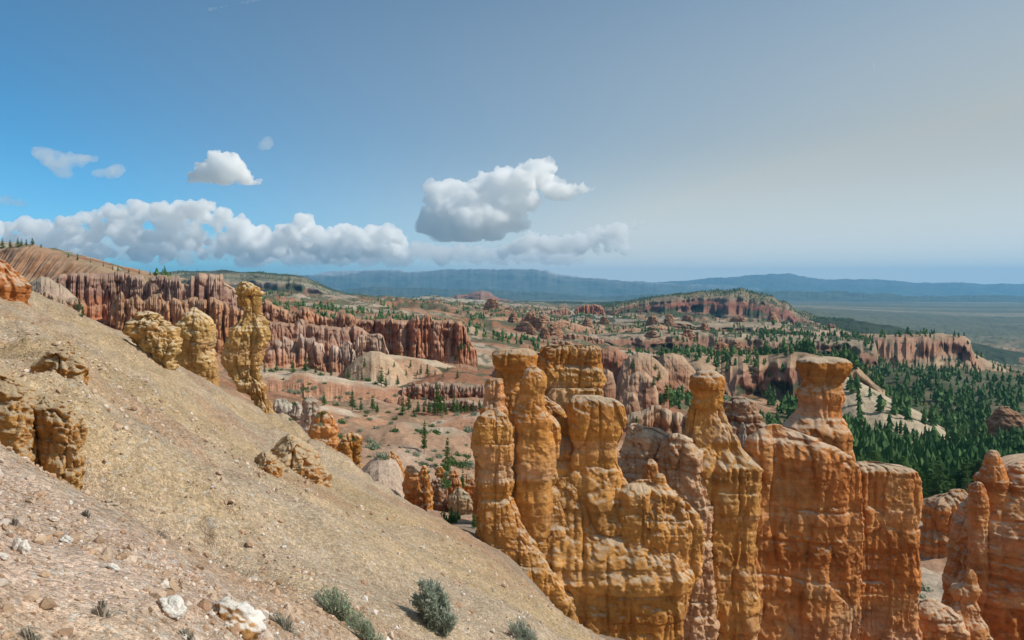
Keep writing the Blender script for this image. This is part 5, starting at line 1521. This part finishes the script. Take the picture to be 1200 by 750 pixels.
def stone_shape(V, seed, rough=0.25):
    d = fbm(V[:, 0] * 1.1 + seed, V[:, 1] * 1.1, V[:, 2] * 1.1, 5, seed, 0.55)
    wf, wr = worley3(V[:, 0] * 1.2 + seed, V[:, 1] * 1.2, V[:, 2] * 1.2, seed)
    return V * (1 + rough * d + 0.35 * rough * wr - 0.15 * rough * (1 - np.clip(wf * 4, 0, 1)))[:, None]


def boulder(u, v, w, h, tilt, label, seed, top, low, split=0.1, cat='boulder', name='boulder', sink=0.25):
    y = hit(u, v, 2.0, 60)
    k = y / F
    V = stone_shape(BIG_V, seed, 0.30)
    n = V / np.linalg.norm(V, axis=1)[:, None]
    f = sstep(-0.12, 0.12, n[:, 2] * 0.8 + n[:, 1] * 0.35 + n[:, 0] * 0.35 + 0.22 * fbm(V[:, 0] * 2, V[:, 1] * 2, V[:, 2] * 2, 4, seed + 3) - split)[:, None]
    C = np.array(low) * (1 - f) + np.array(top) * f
    V = V * [w * k / 2, w * k * 0.36, h * k / 2]
    ct, st = math.cos(tilt), math.sin(tilt)
    V = np.stack([V[:, 0] * ct + V[:, 2] * st, V[:, 1], -V[:, 0] * st + V[:, 2] * ct], -1)
    x = (u - 600) * k
    z = float(ground(x, y))
    o = mesh_obj(name, V + np.array([x, y, z + h * k * (0.5 - sink)]), [BIG_F], M_stone, col=C, origin=(x, y, z))
    tag(o, label, cat)
    return o


WHT, ORG, PNK = (0.74, 0.71, 0.66), (0.46, 0.25, 0.10), (0.50, 0.36, 0.27)
boulder(282, 738, 62, 42, 0.55, 'large boulder with a bright white crust and an orange underside', 1, WHT, ORG, 0.42)
boulder(201, 720, 32, 24, 0.5, 'flat white rock left of the large white crusted boulder', 2, WHT, (0.42, 0.26, 0.17), -0.2)
boulder(24, 648, 17, 20, 0.2, 'white chunk of stone at the left edge of the scree', 3, WHT, PNK, -0.3)
boulder(78, 636, 16, 9, 0.5, 'small flat white stone uphill of the flat white rock', 4, WHT, PNK, -0.3, 'stone', 'stone')
boulder(132, 668, 14, 10, 0.4, 'small white stone halfway between the scree edge and the flat white rock', 5, WHT, PNK, -0.3, 'stone', 'stone')
boulder(3, 655, 12, 9, 0.3, 'little white stone cut by the left edge of the view', 6, WHT, PNK, -0.3, 'stone', 'stone')
boulder(268, 738, 10, 9, 0.2, 'small pale stone against the lower left of the large boulder', 7, (0.6, 0.52, 0.42), ORG, 0, 'stone', 'stone', 0.1)
boulder(247, 724, 9, 9, 0.2, 'small cream stone left of the large boulder', 8, (0.66, 0.6, 0.52), PNK, 0, 'stone', 'stone', 0.1)
boulder(62, 612, 12, 7, 0.5, 'brown pebble sized rock below the crumbling orange face', 9, (0.38, 0.22, 0.14), (0.34, 0.2, 0.12), 0, 'stone', 'stone')

# loose gravel
rg = np.random.default_rng(5)
NG = 60000
yy = 2.2 * np.exp(rg.random(NG) ** 0.8 * math.log(34 / 2.2))
uu = rg.uniform(-140, 720, NG)
xx = (uu - 600) / F * yy
keep = near_w(xx, yy) > 0.6
pn = fbm(xx / 1.7, yy / 1.7, 0, 4, 71)
keep &= rg.random(NG) < np.clip(0.55 + 0.7 * pn, 0.08, 1.0) * np.interp(uu, [0, 330, 480, 720], [1, 1, 0.45, 0.35]) * np.where(yy > 13, 0.45, 1)
xx, yy, uu = xx[keep], yy[keep], uu[keep]
zz = ground(xx, yy)
rr = 0.008 * (1 - rg.random(len(xx))) ** -0.42
rr = np.minimum(rr * (0.55 + yy / 9.0), 0.055 + 0.0015 * yy)
shapes = [stone_shape(ICO_V, 30 + i, 0.45) for i in range(14)]
q = rg.integers(0, 14, len(xx))
GV = np.zeros((len(xx), len(ICO_V), 3))
a = rg.random(len(xx)) * 6.28
sq = rg.uniform(0.5, 0.95, len(xx))
for i in range(len(xx)):
    s = shapes[q[i]] * rr[i] * [1, rg.uniform(.6, 1), sq[i]]
    ca, sa = math.cos(a[i]), math.sin(a[i])
    GV[i, :, 0] = s[:, 0] * ca - s[:, 1] * sa + xx[i]
    GV[i, :, 1] = s[:, 0] * sa + s[:, 1] * ca + yy[i]
    GV[i, :, 2] = s[:, 2] + zz[i] + rr[i] * 0.25
tone = rg.random(len(xx)) ** 1.25
gp = np.stack([np.interp(tone, [0, .25, .6, .85, 1], c) for c in ([.40, .50, .58, .66, .76], [.26, .36, .44, .56, .72], [.17, .25, .33, .47, .67])], -1)
GC = np.repeat(gp[:, None], len(ICO_V), 1)
GF = (ICO_F[None] + (np.arange(len(xx)) * len(ICO_V))[:, None, None]).reshape(-1, 3)
go = mesh_obj('gravel', GV.reshape(-1, 3), [GF], M_gravel, col=GC.reshape(-1, 3), smooth=False)
tag(go, 'loose pink and white gravel strewn over the near slope', kind='stuff')


def shrub(u, v, w, h, label, seed, mat, n=900, lean=0.0, group=None):
    """a clump of fine stems with narrow leaves"""
    r = np.random.default_rng(seed)
    y = hit(u, v, 2.0, 60)
    k = y / F
    x0 = (u - 600) * k
    W, H = w * k / 2, h * k * 0.88
    cv = []
    sv, sf, ns = [], [], 0
    nst = 46
    for i in range(nst):
        a = r.random() * 6.283
        R = math.sqrt(r.random()) * (0.78 + 0.3 * math.sin(2 * a + seed) + 0.16 * math.sin(5 * a + 2 * seed))
        bx, by = math.cos(a) * R * W * .45, math.sin(a) * R * W * .40
        tx, ty = math.cos(a) * R * W * 1.0, math.sin(a) * R * W * 0.8
        tz = H * (1 - 0.55 * R * R) * r.uniform(.5, 1.15)
        gz0 = float(ground(x0 + bx, y + by))
        p0 = np.array([x0 + bx, y + by, gz0 - 0.03])
        gt = float(ground(x0 + tx, y + ty))
        p2 = np.array([x0 + tx + lean * H, y + ty, max(gt, gz0 - .3 * H) + tz])
        p1 = (p0 + p2) / 2 + np.array([-tx * .1, -ty * .1, H * .12])
        pts = [p0 * (1 - t) ** 2 + 2 * p1 * t * (1 - t) + p2 * t * t for t in np.linspace(0, 1, 5)]
        bv, bf = tube(pts, [0.004 + 0.004 * (1 - t) for t in np.linspace(0, 1, 5)], 3)
        sv.append(bv)
        sf.append(bf + ns)
        ns += len(bv)
        for j in range(n // nst):
            t = r.random() ** 0.7
            c = p0 * (1 - t) ** 2 + 2 * p1 * t * (1 - t) + p2 * t * t + r.normal(0, 1, 3) * W * 0.07
            d = (p2 - p0) / (np.linalg.norm(p2 - p0) + 1e-6) * 0.9 + r.normal(0, .55, 3)
            d /= np.linalg.norm(d)
            s = np.cross(d, r.normal(0, 1, 3))
            s /= np.linalg.norm(s) + 1e-9
            L = H * r.uniform(.09, .20)
            wd = L * 0.13
            cv.append([c - s * wd, c + s * wd, c + d * L])
    o = empty('shrub', (x0, y, float(ground(x0, y))), label, 'shrub', group)
    mesh_obj('stems', np.concatenate(sv), [np.concatenate(sf)], M_dead, o)
    cv = np.array(cv).reshape(-1, 3)
    mesh_obj('leaves', cv, [np.arange(len(cv)).reshape(-1, 3)], mat, o, smooth=False)
    return o


shrub(402, 728, 56, 34, 'sprawling sage green shrub at the lower centre of the slope, left of the round bush', 1, M_bush, 2400)
shrub(376, 706, 26, 14, 'upper straggling arm of the sprawling sage green shrub', 13, M_sage, 700)
shrub(432, 755, 46, 30, 'lower clump of sage green leaves at the bottom edge below the sprawling shrub', 2, M_bush, 1800)
shrub(511, 736, 58, 54, 'dense round grey green bush standing alone on the slope', 3, M_sage, 4200, -0.05)
shrub(612, 752, 54, 26, 'grey green shrub at the bottom edge of the slope nearest the central fin', 4, M_sage, 2400)
shrub(38, 752, 34, 14, 'small grey green tuft at the bottom left corner', 5, M_bush, 900)
shrub(224, 752, 30, 14, 'small green tuft at the bottom edge left of the large boulder', 6, M_bush, 800)
shrub(121, 722, 20, 20, 'thin wispy green sprig on the scree left of the flat white rock', 7, M_bush, 420)
shrub(334, 738, 34, 18, 'low grey green tuft right of the large boulder', 8, M_bush, 800)
shrub(102, 606, 12, 10, 'tiny green tuft on the pink scree below the orange faces', 9, M_bush, 300)
shrub(18, 616, 12, 9, 'tiny green tuft near the left edge of the pink scree', 10, M_bush, 300)
shrub(36, 590, 9, 7, 'tiny dark tuft at the top edge of the pink scree', 11, M_bush, 220)
shrub(190, 630, 14, 7, 'tiny grey tuft near the broken reddish beds', 12, M_sage, 260)

# ------------------------------------------------------------------ air
def haze_box():
    m = bpy.data.materials.new('haze_air')
    m.use_nodes = True
    nt = m.node_tree
    nt.nodes.clear()
    out = nt.nodes.new('ShaderNodeOutputMaterial')
    pv = nt.nodes.new('ShaderNodeVolumePrincipled')
    pv.inputs['Color'].default_value = (0.19, 0.58, 1.0, 1)
    pv.inputs['Density'].default_value = HAZE
    pv.inputs['Anisotropy'].default_value = 0.15
    nt.links.new(pv.outputs[0], out.inputs['Volume'])
    x, y0, y1, z0, z1 = 46000, -600, 30000, -950, 640
    V = [(-x, y0, z0), (x, y0, z0), (x, y1, z0), (-x, y1, z0), (-x, y0, z1), (x, y0, z1), (x, y1, z1), (-x, y1, z1)]
    f = np.array([[0, 3, 2, 1], [4, 5, 6, 7], [0, 1, 5, 4], [1, 2, 6, 5], [2, 3, 7, 6], [3, 0, 4, 7]])
    o = mesh_obj('haze', V, [f], m, smooth=False)
    tag(o, 'pale blue air between the near rocks and the horizon', kind='stuff')


HAZE = 3.6e-5
haze_box()


# ------------------------------------------------------------------ clouds: closed billowy bodies of water vapour above the haze
def cloud_mat(name, dens):
    m = bpy.data.materials.new(name)
    m.use_nodes = True
    nt = m.node_tree
    nt.nodes.clear()
    out = nt.nodes.new('ShaderNodeOutputMaterial')
    pv = nt.nodes.new('ShaderNodeVolumePrincipled')
    pv.inputs['Color'].default_value = (0.9995, 0.9995, 0.9995, 1)
    pv.inputs['Density'].default_value = dens
    pv.inputs['Anisotropy'].default_value = 0.25
    nt.links.new(pv.outputs[0], out.inputs['Volume'])
    return m


def cloud(label, blobs, D, dens, vox, seed, wob=0.5, base=None):
    """blobs = (u, v, radius px, depth shift in px)"""
    k = D / F
    vs_, fs_, n = [], [], 0
    import bmesh
    bm = bmesh.new()
    bmesh.ops.create_icosphere(bm, subdivisions=2, radius=1)
    sv = np.array([v.co[:] for v in bm.verts])
    sf = np.array([[v.index for v in f.verts] for f in bm.faces])
    bm.free()
    rr_ = random.Random(seed)
    full = list(blobs)
    for (u, v, r, dz) in blobs:                      # cauliflower heads budding from each billow
        if r < 3.5: continue
        for q in range(int(5 + r * 0.5)):
            a, b = rr_.random() * 6.283, rr_.uniform(-0.25, 1.0)
            c = math.sqrt(1 - b * b)
            s = r * rr_.uniform(0.22, 0.50)
            full.append((u + r * c * math.cos(a) * 0.95, v - r * b * 0.86, s, dz + r * c * math.sin(a)))
    for (u, v, r, dz) in full:
        c = np.array(P(u, v, D + dz * k))
        q = sv * r * k
        q[:, 2] *= 0.78
        vs_.append(c + q)
        fs_.append(sf + n)
        n += len(sv)
    o = mesh_obj('cloud', np.concatenate(vs_), [np.concatenate(fs_)], cloud_mat('cloud_vapour', dens))
    rm = o.modifiers.new('r', 'REMESH')
    rm.mode = 'VOXEL'
    rm.voxel_size = vox * k
    dg = bpy.context.evaluated_depsgraph_get()
    me = bpy.data.meshes.new_from_object(o.evaluated_get(dg))
    o.modifiers.clear()
    o.data = me
    nv = len(me.vertices)
    co = np.zeros(nv * 3, np.float32)
    no = np.zeros(nv * 3, np.float32)
    me.vertices.foreach_get('co', co)
    me.vertices.foreach_get('normal', no)
    co = co.reshape(-1, 3).astype(float)
    no = no.reshape(-1, 3)
    q = co / k
    d = np.zeros(nv)
    for sc, am in ((15, 3.4), (6.5, 2.1), (2.8, 1.5), (1.3, 0.9)):
        d += am * (1 - 2.2 * np.abs(noise3(q[:, 0] / sc, q[:, 1] / sc, q[:, 2] / sc, seed + int(sc))))
    co = co + no * (d * wob * k)[:, None]
    if base is not None:
        zb = (HV - base) * k
        low = np.minimum(co[:, 2] - zb, 0)
        co[:, 2] = co[:, 2] - low * 0.85
    co[:, 2] = np.maximum(co[:, 2], 700)
    me.vertices.foreach_set('co', co.astype(np.float32).ravel())
    me.update()
    rm = o.modifiers.new('r', 'REMESH')          # close the folds the billows made
    rm.mode = 'VOXEL'
    rm.voxel_size = vox * k * 0.8
    me2 = bpy.data.meshes.new_from_object(o.evaluated_get(bpy.context.evaluated_depsgraph_get()))
    o.modifiers.clear()
    o.data = me = me2
    co = np.zeros(len(me.vertices) * 3, np.float32)
    me.vertices.foreach_get('co', co)
    co = co.reshape(-1, 3).astype(float)
    org = np.array([co[:, 0].mean(), co[:, 1].mean(), co[:, 2].min()])
    me.vertices.foreach_set('co', (co - org).astype(np.float32).ravel())
    o.location = org
    me.update()
    tag(o, label, 'cloud')
    return o


def bank(top, base, n, seed, rmin=4, rmax=14):
    r = random.Random(seed)
    out = []
    us = [p[0] for p in top]
    for i in range(n):
        u = r.uniform(us[0], us[-1])
        vt = float(np.interp(u, us, [p[1] for p in top]))
        h = max(base - vt, 3)
        rr = min(r.uniform(rmin, rmax), h * 0.6 + 2)
        v = vt + rr + r.random() ** 1.6 * max(h - 2 * rr, 0)
        out.append((u, v, rr, r.uniform(-22, 22)))
    return out


cloud('big bright cumulus with a grey underside in the middle of the sky',
      [(515, 232, 14, 0), (508, 222, 9, -6), (530, 226, 14, 5), (548, 232, 18, -4), (570, 224, 18, 6), (590, 216, 17, 0), (612, 212, 17, -5), (632, 208, 15, 4), (640, 196, 8, 0), (620, 198, 10, 6), (650, 222, 12, 0), (668, 226, 9, 3), (684, 223, 7, 0), (692, 222, 4, 0),
       (525, 252, 18, 0), (545, 258, 22, -10), (505, 256, 13, 0), (520, 270, 16, 4), (548, 272, 17, 0), (572, 256, 20, -8), (596, 244, 18, 4), (612, 236, 16, 0), (578, 272, 12, 0), (560, 240, 20, 0), (530, 240, 16, 0), (585, 235, 18, 0), (600, 262, 12, 4), (498, 268, 9, 0), (610, 262, 8, 0)],
      32000, 0.0045, 1.0, 301, 0.95, 283)
cloud('small round white cloud alone in the blue at the left',
      [(262, 194, 14, 0), (250, 190, 9, 4), (254, 184, 8, 0), (268, 192, 12, -4), (278, 203, 12, 0), (242, 203, 12, 0), (230, 207, 8, 3), (262, 208, 13, 0), (288, 211, 9, 0), (296, 214, 6, 0), (226, 212, 5, 0)],
      32000, 0.0060, 1.0, 302, 0.6, 216)
cloud('tiny detached puff just right of the small round cloud', [(303, 213, 3.2, 0), (306, 211, 2, 0)], 32000, 0.0035, 0.8, 303, 0.3)
cloud('thin torn wisp of cloud high at the far left',
      [(48, 180, 7, 0), (58, 186, 8, 2), (66, 194, 9, 0), (74, 204, 6, 0), (80, 190, 9, 0), (92, 188, 8, 4), (102, 186, 7, 0), (70, 182, 6, 0)], 32000, 0.0010, 1.6, 304, 1.0)
cloud('flat little wisp beside the torn wisp', [(116, 203, 6, 0), (126, 202, 7, 3), (136, 201, 6, 0), (144, 199, 4, 0)], 32000, 0.0012, 1.4, 305, 0.8)
cloud('faint streak of cloud at the left edge above the cumulus bank', [(-6, 234, 7, 0), (8, 237, 6, 0), (20, 239, 5, 0), (30, 240, 3, 0)], 32000, 0.0008, 1.4, 306, 0.8)
cloud('faint small wisp right of the round cloud and above it', [(306, 171, 4, 0), (313, 169, 5, 0), (318, 168, 3, 0)], 32000, 0.0008, 1.2, 307, 0.7)
cloud('long cumulus bank low over the left hills',
      bank([(-60, 264), (0, 258), (30, 256), (60, 258), (90, 252), (112, 245), (130, 240), (150, 238), (190, 235), (210, 240), (228, 235), (245, 237), (262, 244), (276, 248), (290, 258), (300, 272)], 310, 330, 5, 2, 8),
      34000, 0.0045, 1.1, 308, 0.9)
cloud('towering cumulus clump right of the long bank',
      bank([(296, 280), (304, 266), (320, 268), (336, 262), (346, 258), (352, 250), (358, 247), (366, 254), (374, 264), (384, 276)], 308, 110, 6, 2, 8), 34000, 0.0050, 1.2, 309, 0.8)
cloud('pair of rounded cumulus heads left of the big cloud',
      bank([(384, 280), (394, 264), (404, 259), (416, 268), (424, 272), (434, 266), (448, 262), (460, 266), (472, 278)], 306, 110, 7, 2, 9), 34000, 0.0050, 1.2, 310, 0.7)
cloud('ragged low cloud under the right side of the big cumulus',
      bank([(590, 292), (610, 280), (625, 272), (645, 276), (660, 278), (685, 270), (705, 266), (722, 262), (733, 260), (738, 268)], 298, 110, 8, 2, 7), 34000, 0.0026, 1.2, 311, 0.9)
cloud('small puff at the right tip of the ragged low cloud', [(744, 264, 5, 0), (751, 263, 4, 0)], 34000, 0.0011, 1.0, 312, 0.6)
cloud('flat hazy layer of cloud just above the blue plateau',
      bank([(280, 300), (330, 296), (380, 292), (430, 290), (480, 284), (520, 288), (570, 288), (620, 290), (680, 296)], 312, 220, 9, 3, 8), 36000, 0.0016, 1.5, 313, 0.8)
cloud('tiny dark scrap of cloud below the big grey cloud', [(527, 301, 3, 0), (532, 300, 3.5, 0), (536, 302, 2.5, 0)], 30000, 0.004, 0.8, 314, 0.4)

cloud('soft veil of cloud spreading under the cumulus bank down to the left hills',
      bank([(-60, 284), (0, 280), (60, 278), (120, 272), (180, 270), (240, 274), (300, 280), (360, 282), (420, 286), (480, 290)], 313, 200, 15, 3, 8), 36000, 0.0011, 1.3, 315, 1.1)
cloud('short white streak of contrail high at the right', [(1023.2, 72, 0.7, 0), (1023.8, 75, 1.0, 0), (1024.4, 78, 1.2, 0), (1025, 80.5, 1.0, 0)], 32000, 0.004, 0.5, 316, 0.1)
cloud('faint contrail streak at the top edge left of the middle', [(u_, 11 - (u_ - 246) * 0.2, 1.3 + 0.6 * math.sin(u_), 0) for u_ in range(246, 304, 2)], 32000, 0.0008, 0.6, 317, 0.25)
